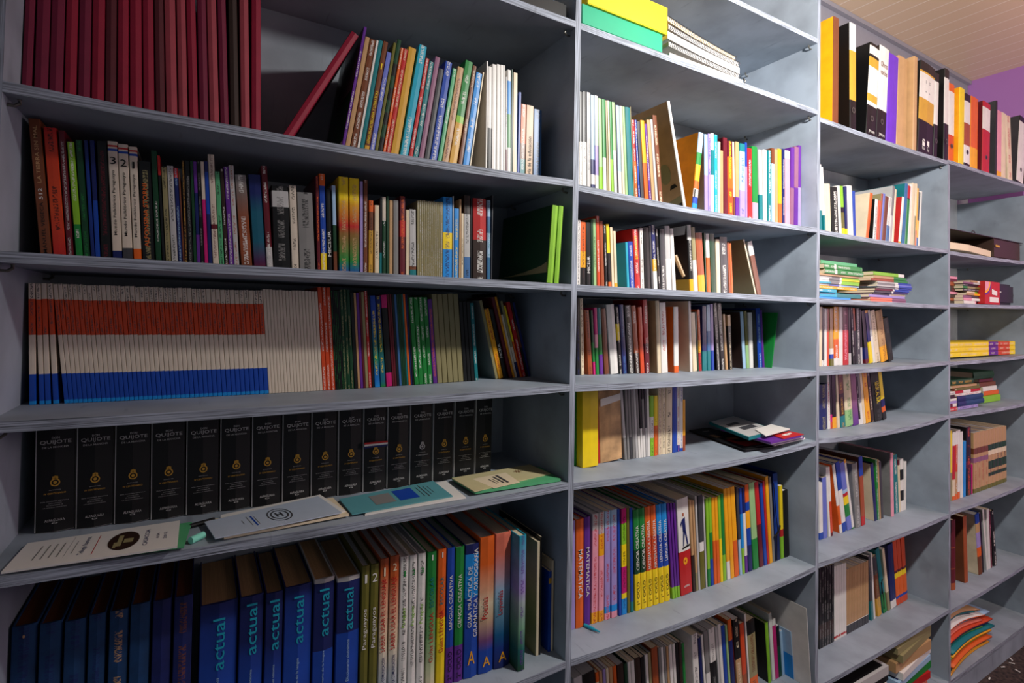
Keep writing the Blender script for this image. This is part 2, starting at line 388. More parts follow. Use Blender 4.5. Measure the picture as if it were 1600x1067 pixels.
structure('wall_back', MB().box((-1.5, DEP+.008, 0), (WX-.002, DEP+.08, CEIL-.001)), plain('grey_plaster', (150, 150, 160), .7))

# ------------------------------------------------------------------ labels
ORD = 'first second third fourth fifth sixth seventh eighth ninth tenth eleventh twelfth thirteenth fourteenth fifteenth sixteenth seventeenth eighteenth nineteenth'.split()
def ordinal(n):
    if n <= 19: return ORD[n-1]
    T = {2:'twent',3:'thirt',4:'fort',5:'fift',6:'sixt',7:'sevent',8:'eight',9:'ninet'}; a, b = divmod(n, 10)
    if a > 9: return ordinal(n-90)
    return T[a]+'ieth' if b == 0 else T[a]+'y-'+ORD[b-1]
NOUN = {'b':'paperback','h':'hardback','g':'magazine','k':'booklet','n':'ring binder','f':'folder'}
def colour_words(bands):
    w = {}; last = 0
    for c, e in bands: w[PAL[c][0]] = w.get(PAL[c][0], 0)+e-last; last = e
    L = sorted(w, key=lambda k: -w[k]); L = [x for x in L if w[x] > .09][:2]
    return ' and '.join(L)

# ------------------------------------------------------------------ rows of standing books
USED = set()
COUNT = {}
def solve_x(px, yf, b, k, X):
    for _ in range(25):
        z = shelf_z(b, k, X); y = yf(X)
        x0 = proj((X, y, z))[0]; x1 = proj((X+.001, y, z))[0]; s = (px-x0)/(x1-x0)*.001; X += s
        if abs(s) < 1e-6: break
    return X
def row(place, group, b, k, yl, yr, text, lean0=0.0, named=None):
    """standing books of one shelf; text lines hold spine survey points in the frame of the '@' line"""
    yl *= S; yr *= S
    short = place.replace("the ", '')
    base_y = lambda X: yl+(yr-yl)*min(1, max(0, (X-DX[b-1])/(DX[b]-DX[b-1])))
    ox = oy = 0; sc = 1; items = []
    for line in text.strip().split('\n'):
        q = line.split()
        if not q: continue
        if q[0] == '@': ox, oy, sc = map(float, q[1:4]); continue
        fx = lambda s, ox=ox, sc=sc: ox+float(s)/sc
        fy = lambda s, oy=oy, sc=sc: oy+float(s)/sc
        if q[0] == '#':
            n = int(q[1]); a = list(map(float, q[2:5])); c = list(map(float, q[5:8])); spec = q[8:]
            for i in range(n):
                u = i/n; xb, xt, yt = [a[j]+(c[j]-a[j])*u for j in range(3)]
                items.append([fx(xb), fx(xt), fy(yt + random.uniform(-3, 3)), spec, None])
            items[-1][4] = None; items.append(['end', fx(c[0]), fx(c[1]), None, None]); continue
        if q[0] == 'end': items.append(['end', fx(q[1]), fx(q[1]), None, None]); continue
        items.append([None if q[0] == '.' else fx(q[0]), fx(q[1]), fy(q[2]), q[3:], fx])
    out = []; prevR = None
    for i, it in enumerate(items):
        if it[0] == 'end': continue
        xb, xt, yt, spec, fx = it
        opt = {}
        texts = []
        for s in spec[1:]:
            if s.startswith('t='):
                p = s[2:].split(';'); texts.append((p[0], p[1], float(p[2]), float(p[3]), float(p[4]), p[5]) + ((float(p[6]),) if len(p) > 6 else ()))
            else: kk, v = s.split('=', 1); opt[kk] = v
        dy = float(opt.get('y', 0))
        yf = (lambda X, dy=dy: max(.002, base_y(X)+dy))
        lean = lean0
        g = DX[b-1]+.3
        for _ in range(6): tp = at_y(xt, yt, yf(g)); g = tp.x
        if xb is None:
            z = shelf_z(b, k, tp.x); X = tp.x-lean*(tp.z-z)
        else:
            X = solve_x(xb, yf, b, k, tp.x); z = shelf_z(b, k, X); lean = (tp.x-X)/max(.02, tp.z-z)
        # right edge
        nx = None
        if 'e' in opt: nx = fx(opt['e'])
        else:
            j = i+1
            if j < len(items):
                if items[j][0] == 'end': nx = items[j][1]
                elif items[j][0] is None or xb is None: nx = items[j][1]
                else: nx = items[j][0]
        if nx is None: nx = (xt if xb is None else xb)+8
        if xb is None:
            t2 = at_y(nx, yt, yf(X)); w = t2.x-tp.x
        else: w = solve_x(nx, yf, b, k, X)-X
        w = max(w, .0025)
        H = float(opt['h']) if 'h' in opt else max(.05, tp.z-z)
        zn = shelf_z(b, k, X)
        if prevR:
            xr0, lp, hp = prevR; zm = min(H, hp)
            if X < xr0+.0002: d_ = xr0+.0002-X; X += d_; w = max(w-d_, .0022); lean -= d_/H*1.0
            if X+lean*zm < xr0+lp*zm+.0002: lean = (xr0+lp*zm+.0003-X)/zm
        ang = math.atan(lean); t = w*math.cos(ang)*(.985 if w > .012 else .955); h = H/math.cos(ang)-(t*math.sin(ang) if ang > 0 else 0)
        xrmax = DX[b]-TH/2-.001
        if k >= 1:
            lim = min(shelf_z(b, k-1, X), shelf_z(b, k-1, X+lean*H))-TH-.004-shelf_z(b, k, X)-t*abs(math.sin(ang))-.001
            if H > lim: H = lim; h = H/math.cos(ang)-(t*math.sin(ang) if ang > 0 else 0)
        if k != 0:
            xlmin = DX[b-1]+TH/2+.0012
            if X < xlmin: w = max(.0022, w-(xlmin-X)); X = xlmin
            if X+w > xrmax: X = xrmax-w
            if X+lean*H+w > xrmax: lean = (xrmax-w-X)/H-.001
            if X+lean*H < xlmin: lean = (xlmin-X)/H+.001
            if X > xrmax-w: X = xrmax-w
            if prevR and X < prevR[0]+.0002:
                X = prevR[0]+.0002; w = xrmax-X
                if w < .003: continue
                if X+lean*H+w > xrmax: lean = (xrmax-w-X)/H-.001
            ang = math.atan(lean); t = w*math.cos(ang)*.985
        if k == 0 and b == 3 and X+w > DX[3]-TH: zn = max(zn, shelf_z(4, 0, DX[3]), shelf_z(4, 0, X+w))+.001
        prevR = (X+w, lean, H)
        kind = opt.get('k') or ('k' if t < .0085 else 'b')
        d = float(opt['d']) if 'd' in opt else min(h*.74, .30)
        d = min(d, DEP-yf(X)-.003)
        bands = parse_bands(spec[0])
        page = opt.get('p', random.choice(['w', 'cr', 'cr', 'lg']))
        mat = M_WORN if opt.get('x') == 'worn' else None
        o = make_book('comic_book' if 'comic' in opt.get('L', '') else (named if named and kind == 'b' else KINDN[kind]), t, h, d, bands, opt.get('m'), opt.get('c'), kind, texts, page, mat, tuple(float(v) for v in opt.get('mz', '0;1').split(';')), 's' in opt)
        zz = zn+.0004
        if ang > 0: zz += t*math.sin(ang)
        # sagging board: rest on the higher of the two bottom corners
        zz = max(zz, shelf_z(b, k, X+w)+.0004 + (t*math.sin(ang) if ang > 0 else 0))
        o.location = (X, yf(X), zz); o.rotation_euler = (0, ang, 0)
        o['group'] = opt.get('g', '').replace('_', ' ') or group
        COUNT[kind] = COUNT.get(kind, 0)+1
        out.append(dict(o=o, kind=kind, bands=bands, t=t, h=h, mark=opt.get('m'), texts=texts, lean=lean, lab=opt.get('L', '').replace('_', ' '), X=X, H=H, y=yf(X), z=zz, w=w))
    out.sort(key=lambda r: r['X'])
    for i, r in enumerate(out):
        size = 'thin ' if r['t'] < .008 else ('thick ' if r['t'] > .03 else '')
        if r['lab']: base = r['lab']
        else: base = size + colour_words(r['bands']) + ' ' + NOUN[r['kind']]
        if not r['lab'] and abs(r['lean']) > .16: base = 'leaning ' + base
        nb = out[i-1] if i else out[min(1, len(out)-1)]
        rel = ('right of ' if i else 'left of ') + colour_words(nb['bands'][:1] if len(nb['bands']) < 2 else nb['bands']) + ' one'
        cands = [base+', '+place, base+' '+rel+', '+place, base+', '+ordinal(i+1)+' from left, '+place, 'the '+base+', '+ordinal(len(out)-i)+' from right, '+place]
        if i: cands.insert(0, None)
        done = False
        same = [q for q in out if (q['lab'] or (colour_words(q['bands'])+NOUN[q['kind']])) == (r['lab'] or (colour_words(r['bands'])+NOUN[r['kind']]))]
        if len(same) > 1: cands = cands[-2:]
        elif cands[0] is None: cands = cands[1:]
        for cnd in cands:
            if cnd and cnd not in USED and len(cnd.split()) <= 16: lab = cnd; done = True; break
        if not done:
            lab = base+', '+place
            if lab in USED: lab = ordinal(i+1)+' from left, '+base+', '+short
            w_ = lab.split()
            if len(w_) > 16: print('LONGLABEL', len(w_), lab)
        USED.add(lab); tag(r['o'], lab, 'binder' if r['kind'] == 'n' else ('magazine' if r['kind'] == 'g' else ('folder' if r['kind'] == 'f' else 'book')), r['o']['group'])
    return out

# ------------------------------------------------------------------ the rows
R = {}
R['A1'] = row("left bay's top row", 'books in the top row of the left bay', 1, 1, .09, .09, """
@ 0 0 3.478
80 88 0 wa h=.335 k=h L=tall_wine_red_cloth_volume e=168
180 170 0 wa h=.335 k=h L=tall_wine_red_cloth_volume e=258
262 250 0 wa h=.335 k=h L=tall_wine_red_cloth_volume e=338
345 330 0 wn h=.335 k=h L=tall_wine_red_cloth_volume e=412
420 405 0 wa h=.335 k=h L=tall_wine_red_cloth_volume e=488
495 480 0 wn h=.335 k=h L=tall_wine_red_cloth_volume e=565
570 555 0 wc h=.335 k=h L=tall_wine_red_cloth_volume e=630
637 620 0 wn h=.335 k=h L=tall_wine_red_cloth_volume e=698
706 690 0 wn h=.335 k=h L=tall_wine_red_cloth_volume e=772
780 762 0 wn h=.335 k=h L=tall_wine_red_cloth_volume e=840
848 828 0 wc h=.335 k=h L=tall_wine_red_cloth_volume e=900
905 885 0 wb h=.335 k=h L=tall_wine_red_cloth_volume e=966
972 958 0 wb h=.335 k=h L=tall_wine_red_cloth_volume e=1022
1030 1008 0 wn h=.335 k=h L=tall_wine_red_cloth_volume e=1080
1086 1070 0 wa h=.335 k=h L=tall_wine_red_cloth_volume e=1136
1142 1122 0 wb h=.335 k=h L=tall_wine_red_cloth_volume e=1194
1200 1180 0 wa h=.335 k=h L=tall_wine_red_cloth_volume e=1246
1254 1240 0 db h=.335 k=h L=tall_wine_red_cloth_volume e=1302
1310 1300 0 wb h=.335 k=h L=tall_wine_red_cloth_volume e=1360
1366 1366 0 wn h=.335 k=h L=tall_wine_red_cloth_volume e=1418
@ 420 0 3.333
45 440 165 wn k=h e=100 d=.22 L=wine_red_hardback_leaning_hard_against_the_paperbacks
370 485 135 pu m=w c=dn k=g e=386 L=thin_purple_spined_magazine_with_dark_green_cover
387 499 188 tn e=413
415 520 198 bn m=w e=449
450 546 205 w e=462
463 566 205 tl e=486
487 582 208 go.12,bn t=LENGUA_CASTELLANA_Y_LITERATURA;ye;.14;.58;.5;u t=1;ye;.76;.81;.5;h e=514
516 602 265 pb m=w e=542
543 628 215 ol e=559
560 664 202 dn.06,bk.2,dn.3,bk.4,dn.5,bk.6,dn.7,bk.8,dn c=w e=583
585 690 248 or m=w e=599
600 702 252 rd m=cr e=624
625 722 240 go e=668
674 785 230 tq m=w e=718
720 812 300 rd m=w e=741
742 835 318 tl m=w e=769
771 864 292 mv e=799
801 886 355 dg e=829
831 920 316 bl m=w e=869
871 960 355 sg m=w e=892
894 985 345 tn m=mr e=929
931 1012 308 go.44,lm.50,gn m=w e=973
980 1056 338 bn m=cr e=1001
1003 1081 375 sb m=w e=1037
1039 1098 372 cr e=1046
1128 1135 318 w c=lg e=1136 d=.2
1138 1141 345 bk.45,w e=1158
1160 1158 332 w e=1183
1185 1180 332 w e=1203
1205 1201 336 w e=1223
1225 1215 338 w e=1231
1232 1234 400 mr.3,lg m=bk e=1241
1242 1240 362 w.3,gn.6,sb.9,w e=1260
1262 1265 362 dn e=1268
1269 1274 378 cr e=1292
1293 1304 480 bl e=1304
1305 1309 540 tl.3,bn.5,or e=1333 m=w
1335 1334 545 tn t=Teoría_de_la_educación;bk;.02;.6;.45;u e=1374
1376 1378 568 st m=bk e=1419
""")
R['A2'] = row("left bay's second row", 'books in the second row of the left bay', 1, 2, .105, .10, """
@ 0 170 4.103
258 178 60 bn t=512;w;.42;.5;.34;u t=LA_TIERRA_SIN_MAL;tn;.54;.95;.34;u t=MANUEL_VEGECA;bk;.03;.4;.3;u e=336 p=tn
342 275 118 rd.2,ro.4,ro.85,rd s=1 m=bk e=428
432 372 138 mr m=lg e=474
488 428 212 gn.3,lm m=w e=534
537 482 200 dn m=gn e=580
586 537 202 nv.4,bl.7,nv s=1 e=610
613 574 202 bl.5,nv e=643
648 617 205 bk m=mr e=716
722 672 205 nv.09,ow.92,bl.94,ow.955,rd.97,ow t=3;bk;.81;.87;.6;h t=Mundo_Folklórico_Paraguayo;bk;.22;.76;.36;u L=off-white_paperback_numbered_3_at_its_head
787 752 225 dg.12,ow.92,bl.94,ow.955,rd.97,ow t=2;bk;.81;.87;.6;h t=Mundo_Folklórico_Paraguayo;bk;.22;.76;.36;u L=off-white_paperback_numbered_2_at_its_head e=854
857 824 242 or.12,ow.92,bl.94,ow.955,rd.97,ow t=1;bk;.81;.87;.6;h t=Mundo_Folklórico_Paraguayo;bk;.22;.76;.36;u L=off-white_paperback_numbered_1_at_its_head e=910
914 886 335 bk t=ALFONSINA_STORNI;or;.16;.78;.36;u;.42 m=kh e=996
1000 963 268 dn t=CHOKOKUE_SAPUKÁI;w;.2;.55;.4;u e=1038
1043 1006 300 bk.82,rd e=1060
1064 1033 372 kh m=bk e=1097
1101 1068 365 lg m=bk e=1143
1146 1112 380 nv.9,rd m=lb e=1173
1175 1142 400 bn m=dg
@ 280 210 4.64
35 16 190 db m=go e=63
66 32 190 bk m=gr e=104
107 62 190 dn e=128
131 87 195 pu.3,nv.7,pu e=156
158 112 195 bk m=gr e=183
186 138 195 mg.64,ow e=212
214 177 195 nv.5,bl.9,nv e=241
245 188 142 ow.34,mr.38,ow m=mr e=291
294 251 268 sg m=bk e=328
332 281 250 rd.04,db m=w e=360
363 305 232 pu m=w e=398
401 341 222 lg m=cp e=437
452 402 292 bn.2,cp.5,bn.8,gr s=1 m=w e=533
543 500 290 mr.08,nv.3,tl.6,nv.8,nv s=1 e=632
637 590 228 lg.22,mr t=.;lg;.1;.14;.5;h m=w e=683
688 667 370 bk.75,lg.94,bk m=gr e=812
817 795 370 ow m=bk e=870
876 852 418 gr m=bk e=990
1003 987 302 mr m=or e=1026
1029 1012 285 ye.2,bl.88,or m=w e=1073
1077 1062 395 bk t=MICSUR;w;.2;.5;.6;u L=black_paperback_with_white_capitals_and_coloured_flash e=1112
1121 1106 370 bn.25,dn.55,lb e=1148
1160 1155 305 bl.07,gn.14,gn.42,rd.5,rd.72,ye.8,ye m=tn s=1 e=1232
1236 1233 315 bl.07,gn.14,gn.42,rd.5,rd.72,ye.8,ye m=tn s=1 e=1308
1311 1310 340 li e=1333
1336 1337 330 bn m=w e=1366
@ 560 260 4.706
74 78 250 go.6,bn.85,or m=db e=107
120 120 285 cr m=bk e=153
156 158 232 tl.3,bk e=172
175 173 225 dn.7,ow m=lg e=203
205 206 218 dn e=223
226 228 250 tn e=251
256 255 248 gr e=297
303 304 218 mr.5,rd.7,mr m=or e=346
349 350 320 cr e=372
378 373 315 tl.12,bn.17,lg m=bk e=428
# 13 433 433 250 618 612 262 kh m=lg
617 618 222 sb.37,ye.57,sb m=nv e=690
692 683 218 lg e=699
700 705 308 sb m=ye e=737
738 735 240 tn e=753
755 755 345 cr m=bk e=772
776 776 212 st.28,lg.78,db m=bk e=824
827 827 235 bk e=837
841 841 233 db.5,rd m=w e=942 k=h
946 948 248 st.3,lb.6,st.8,lb m=tl e=970
974 985 212 dg e=981 k=k d=.18
1385 1427 283 lm c=dn y=-.085 d=.235 k=h e=1432 L=slim_bright_green_hardback_leaning_with_dark_cover_facing_out
1438 1470 288 lm c=dn y=-.085 k=h e=1475 L=slim_bright_green_hardback_nearest_the_side_panel
""")
R['A3'] = row("left bay's third row", 'books in the third row of the left bay', 1, 3, .165, .19, """
@ 20 430 4.85
122 115 62 sb.03,bl.25,ow.575,ro.87,ow m=dg mz=.57;1 L=white,_orange_and_blue_striped_paperback e=176
200 162 66 sb.03,bl.25,ow.575,ro.87,ow m=dg mz=.57;1 L=white,_orange_and_blue_striped_paperback e=240
245 210 62 sb.03,bl.25,ow.575,ro.87,ow m=dg mz=.57;1 L=white,_orange_and_blue_striped_paperback e=288
305 250 64 sb.03,bl.25,ow.575,ro.87,ow m=dg mz=.57;1 L=white,_orange_and_blue_striped_paperback e=348
# 44 390 290 68 1940 1821 118 sb.03,bl.25,ow.575,ro.87,ow m=dg mz=.57;1 L=white,_orange_and_blue_striped_paperback
@ 460 440 5.93
# 17 -237 -376 71 262 132 90 ow L=plain_whitish_booklet k=k
# 3 264 135 50 380 215 50 ro m=w L=thin_orange_red_spine_of_three
# 5 381 230 82 460 335 82 bk m=gn
# 3 461 335 75 555 425 70 dn m=kh
556 445 100 bk e=588
590 466 102 tn e=611
613 489 105 pu e=639
641 531 95 mr e=659
661 551 95 kh e=689
691 571 85 rd m=w e=718
721 613 130 bk e=742
745 641 130 sb.08,bl.2,tl.3,gn.5,bl.8,bl m=ye s=1 e=797
801 701 135 gn.06,bl.2,gn.45,nv.7,nv m=ye s=1 e=848
853 757 125 mg.15,bk.86,mg e=910
# 2 912 820 118 950 856 115 mr
951 857 115 bk e=973
975 880 120 st e=997
# 3 999 902 118 1044 942 115 dn
1045 942 115 tl e=1057
1059 961 115 or e=1079
1081 977 118 nv e=1094
1096 1002 120 bk e=1110
# 4 1113 1026 145 1284 1195 150 gn m=w
1286 1198 165 pu m=or e=1327
@ 640 440 5.93
# 5 259 152 118 502 400 112 kh
# 3 504 412 185 605 512 190 bk
606 514 200 tl m=w e=640
797 648 180 kh c=gr e=824
828 678 260 oy m=rd e=872
876 708 262 bk t=MICSUR;w;.3;.5;.6;u e=910 L=black_leaning_paperback_with_white_capitals_lower_down
926 760 150 mr e=957 d=.2
960 768 145 oy m=rd e=978
981 805 110 ow.75,bk e=999
1002 842 185 nv.2,ow.4,kh e=1024
1027 872 228 or.5,ye e=1044
1047 900 195 rd m=w e=1080
1083 932 205 bk.4,bn.7,db e=1100
1103 957 200 nv e=1125
1128 992 165 bk e=1148
""")
R['A4'] = row("left bay's fourth row", 'black slipcased novels in the fourth row', 1, 4, .183, .172, "@ 0 0 1\n" + "\n".join(
    "%s %s 700 lg.001,bk h=.207 k=h e=%s d=.13 c=lg L=%s" % (a, a+(2 if i < 3 else 1), b-2.2, 'thick_black_novel_with_tricolour_ribbon_across_the_spine' if i == 10 else 'thick_black_novel_with_silver_title_and_crest')
    for i, (a, b) in enumerate(zip([54,118.5,178.5,236,291,344,393.5,441,486,528,567,604.5,640,676,709,742], [118.5,178.5,236,291,344,393.5,441,486,528,567,604.5,640,676,709,742,770]))))
R['A5'] = row("left bay's bottom row", 'books in the bottom row of the left bay', 1, 5, .16, .05, """
@ 0 860 5
. 90 605 ob k=h x=worn p=bn m=nv L=worn_faded_blue_cloth_volume e=296 t=·;tn;.93;.95;.1;h
. 310 580 ob k=h x=worn p=bn m=nv L=worn_faded_blue_cloth_volume e=490
. 506 560 ob k=h x=worn p=bn m=nv L=worn_faded_blue_cloth_volume e=680
. 696 510 ob k=h x=worn p=bn m=nv L=worn_faded_blue_cloth_volume e=832
. 858 480 ob k=h x=worn p=bn m=tn L=worn_faded_blue_cloth_volume e=1010
. 1022 430 ob k=h x=worn p=bn L=worn_faded_blue_cloth_volume e=1180
. 1198 400 nv k=h x=worn p=bn L=worn_dark_blue_cloth_volume e=1345
. 1365 370 nv k=h x=worn p=bn m=bn L=worn_dark_blue_cloth_volume e=1510
@ 280 830 4.503
. 150 530 bl.4,bl.82,nv k=h s=1 p=tn t=actual;tq;.55;.9;.32;u t=sinónimos_y_antónimos;lb;.2;.5;.1;u L=wide_blue_dictionary_with_cyan_word_actual e=418
. 430 470 bl.35,bl.6,nv.7,nv k=h s=1 p=tn t=actual;tq;.6;.95;.45;u t=dificultades_del_idioma;lb;.2;.5;.1;u L=blue_dictionary_with_cyan_word_actual e=598
. 612 442 bl.3,bl.5,nv.65,nv k=h s=1 p=tn t=actual;tq;.6;.95;.55;u t=dificultades_del_idioma;lb;.2;.5;.12;u L=blue_dictionary_with_cyan_word_actual e=736
. 746 400 bl.5,bl.85,nv k=h s=1 p=tn t=actual;tq;.6;.93;.36;u t=Diccionario_de_la_lengua;lb;.2;.5;.12;u L=blue_dictionary_with_cyan_word_actual e=940
. 952 345 bl.5,nv.97,lg k=h p=tn t=actual;tq;.6;.93;.48;u t=Diccionario_de_la_lengua;lb;.2;.5;.12;u L=scuffed_blue_dictionary_with_cyan_word_actual e=1095
. 1112 335 bl.6,nv.97,lg k=h p=tn t=actual;tq;.62;.92;.4;u t=Diccionario_sinónimos;lb;.25;.55;.12;u L=blue_dictionary_with_cyan_word_actual e=1275
. 1287 250 ol k=h t=1;w;.88;.94;.6;h t=Paraguayos;w;.42;.7;.6;u m=ol L=olive_hardback_numbered_1 e=1344
. 1349 238 ol k=h t=2;w;.88;.94;.6;h t=Paraguayos;w;.42;.7;.6;u L=olive_hardback_numbered_2 e=1408
@ 550 790 3.853
. 172 325 bn.06,lb.2,cr.4,cr.7,or.9,cp k=h s=1 t=1;cr;.88;.94;.4;h t=SABER_USAR_EL_LENGUAJE;rd;.36;.86;.6;u t=DE_LA_COMUNICACIÓN;nv;.1;.32;.4;u L=orange_and_cream_hardback_about_language_use_numbered_1 e=224
. 231 308 bn.06,lb.2,cr.4,cr.65,or.85,cp k=h s=1 t=2;cr;.9;.95;.4;h t=SABER_USAR_EL_LENGUAJE;rd;.36;.86;.6;u t=DE_LA_COMUNICACIÓN;nv;.1;.32;.4;u L=orange_and_cream_hardback_about_language_use_numbered_2 e=287
. 293 312 nv.03,w.04,rd.05,w k=h t=1;gn;.86;.9;.4;h t=Paraguay;lm;.5;.64;.5;u m=bk L=slim_white_hardback_numbered_1_in_green e=345
. 349 303 nv.03,w.04,rd.05,w k=h t=2;gn;.86;.9;.4;h t=Paraguay;lm;.5;.64;.5;u m=bk L=slim_white_hardback_numbered_2_in_green e=396
. 400 292 nv.03,w.04,rd.05,w k=h t=3;gn;.86;.9;.4;h t=Paraguay;lm;.5;.64;.5;u m=bk L=slim_white_hardback_numbered_3_in_green e=448
. 457 285 cr.15,pg.4,gn.75,gn k=h s=1 t=ESCOLAR;tl;.6;.82;.4;u t=Guías_LENGUA;rd;.2;.56;.4;u t=1;w;.94;.98;.3;h e=512
. 519 268 ye.5,or k=h t=ESCOLAR;tl;.6;.8;.4;u t=Guías_LENGUA;rd;.25;.56;.45;u t=1;w;.94;.98;.3;h e=571
. 575 262 pu.27,bl k=h t=LENGUA_CREATIVA;w;.4;.8;.4;u t=2°_CICLO;bk;.03;.24;.5;u L=blue_and_purple_schoolbook_with_lettering_on_language e=622
. 626 258 pu.27,gn k=h t=CIENCIA_CREATIVA;w;.4;.8;.4;u t=2°_CICLO;bk;.03;.24;.5;u L=green_and_purple_schoolbook_with_lettering_on_science e=679
. 684 245 bl.6,sb.93,nv k=h t=GUIA_PRÁCTICA_DE;w;.38;.84;.36;u;.3 t=GRAMÁTICA_Y_ORTOGRAFÍA;w;.3;.97;.36;u;.72 t=A;oy;.1;.2;.5;h L=wide_blue_schoolbook_with_bold_white_lettering_on_grammar e=766
. 772 200 bl.16,bl.24,cp.38,cr.5,cr.6,or.8,or k=h s=1 t=Poesías;rd;.4;.56;.4;u;.35 t=A;oy;.05;.12;.5;h e=861
. 866 178 nv.15,bl.25,tl.45,lb.58,lb.68,sa.85,sa k=h s=1 t=Leyendas;rd;.4;.58;.4;u;.35 t=A;oy;.05;.12;.5;h e=959
. 1007 188 dn.15,tl.3,pg.5,li.6,li.8,tq k=h s=1 y=-.03 c=kh m=pu L=tall_turquoise_hardback_with_tree_painting_jutting_forward e=1052 d=.2
. 1116 220 cr c=kh e=1133 d=.17 L=cream_spined_book_with_black_swirl_patterned_cover
. 1137 190 bk e=1146
. 1187 400 bl.85,go.92,bl c=bl e=1203 d=.15
. 1204 335 cr e=1216 d=.2
. 1218 350 bn m=go e=1236 d=.2
""", lean0=-.004)
R['B1'] = row("second bay's second row", 'books in the second row of the second bay', 2, 1, .06, .06, """
@ 890 120 4
46 48 95 w.5,bk m=bk k=g e=60
61 62 92 w.5,bk m=bk k=g e=80
82 76 88 w.5,bk m=dg k=g e=106
109 82 88 lg m=gr k=g e=133
136 100 103 nv.1,w.2,nv.35,lb k=g e=160
162 115 105 w.2,li.5,w k=g e=184
186 140 122 lm.3,pg k=g e=209
212 152 125 w.4,gn k=g e=233
236 165 130 kh k=g e=248
250 185 133 cr k=g e=261
263 205 142 lm.4,gn k=g e=278
280 222 145 w.5,pg k=g e=300
303 248 165 dg k=k e=306
308 256 168 w.3,lb e=330
333 278 172 cr k=g e=350
352 292 175 pg e=367
369 315 180 tl k=h e=402
404 345 178 kh e=407
410 362 262 or.5,rd m=w e=430
432 380 262 bl m=w e=444
447 400 272 dg c=dg e=469
472 422 266 or.5,oy e=498
500 445 288 pu m=w e=514
517 458 262 tn e=538
541 488 262 lg e=557
561 512 238 bn m=cr c=kh e=588
719 610 152 w c=tn k=h e=736 d=.23 L=large_white_spined_picture_book_leaning_left_with_tan_portrait_cover
764 810 345 sb.12,bl.2,w.3,or.4,oy.6,gn.75,lb c=oy k=h e=794 L=leaning_book_with_multicoloured_spine_and_amber_cover
846 843 358 li.5,lb c=lg e=866
867 866 355 li m=bl e=885
886 880 350 w.5,tl.8,w e=904
906 904 360 tq m=w e=926
928 928 405 cr e=943
945 940 460 tn e=962
965 958 378 mr e=991
993 987 400 ro.4,or.8,mr m=ye e=1024
1026 1013 405 bn.3,cr e=1036
1038 1036 405 pu.3,tn e=1062
1065 1064 415 li.4,lb.9,tl m=bl e=1098
1100 1095 410 li.7,bl e=1112
1115 1113 445 rd m=w e=1142
1146 1136 432 pk.27,gn c=gn e=1180
1190 1181 455 tl.4,lg e=1211
1214 1210 455 w e=1236
1240 1238 460 tl m=w e=1262
1265 1263 445 lb.8,bn e=1284
1286 1281 452 tn e=1304
1306 1302 450 or.3,oy e=1329
1332 1331 450 nv m=w e=1346
1349 1347 460 pk.9,w e=1379
1381 1386 440 mv.5,pu e=1402
1404 1409 435 pu.5,mv e=1428
1430 1446 432 li.5,pu e=1452
""", named='schoolbook')
R['B2'] = row("second bay's third row", 'books in the third row of the second bay', 2, 2, .09, .09, """
@ 890 320 4
45 48 95 w m=bk e=67
69 62 105 bk.3,oy.55,or m=db e=101
105 95 108 bk t=MICSUR;w;.22;.48;.6;u L=black_paperback_with_white_capitals_and_pages_tall_beside_it e=134
137 112 90 dn e=149
151 145 88 pg m=bk e=170
173 162 70 ro m=w e=194
197 183 100 cp e=219
223 210 130 bk m=w e=240
243 226 120 or.1,bk.55,ye e=263
265 252 140 cr e=281
284 272 165 oy.1,cr e=301
360 348 234 tq c=tq e=376 d=.17 L=turquoise_paperback_with_wide_turquoise_cover_showing
378 364 230 bl m=w e=409
411 388 150 rd t=EGUINANTI;ye;.5;.88;.45;u m=w e=445 L=bright_red_paperback_with_yellow_capitals
447 437 145 w m=bk e=468
472 448 140 bk e=509
512 487 130 dg e=524
527 500 125 w.3,oy.48,nv m=w e=552
556 536 150 bk m=w e=571
573 562 150 dg m=w e=604
607 585 130 w.5,lg e=640
645 627 148 w c=lg e=667
754 734 125 oy.2,bk.78,w c=db m=w e=778 k=h d=.2 L=paperback_with_dark_photographic_cover_facing_left
780 755 140 w.5,kh e=804
808 786 175 oy.3,cp c=go e=850
852 838 175 dn e=860
862 850 180 or.6,w e=884
887 870 180 dn e=919
921 912 215 cr e=946
949 932 200 dg m=w e=996
999 980 235 cp e=1010
1012 990 240 or e=1025
1163 1085 218 cr c=kh e=1171 d=.2 L=leaning_book_with_grey_olive_picture_cover
1176 1112 235 bn.75,w c=w e=1206
""")
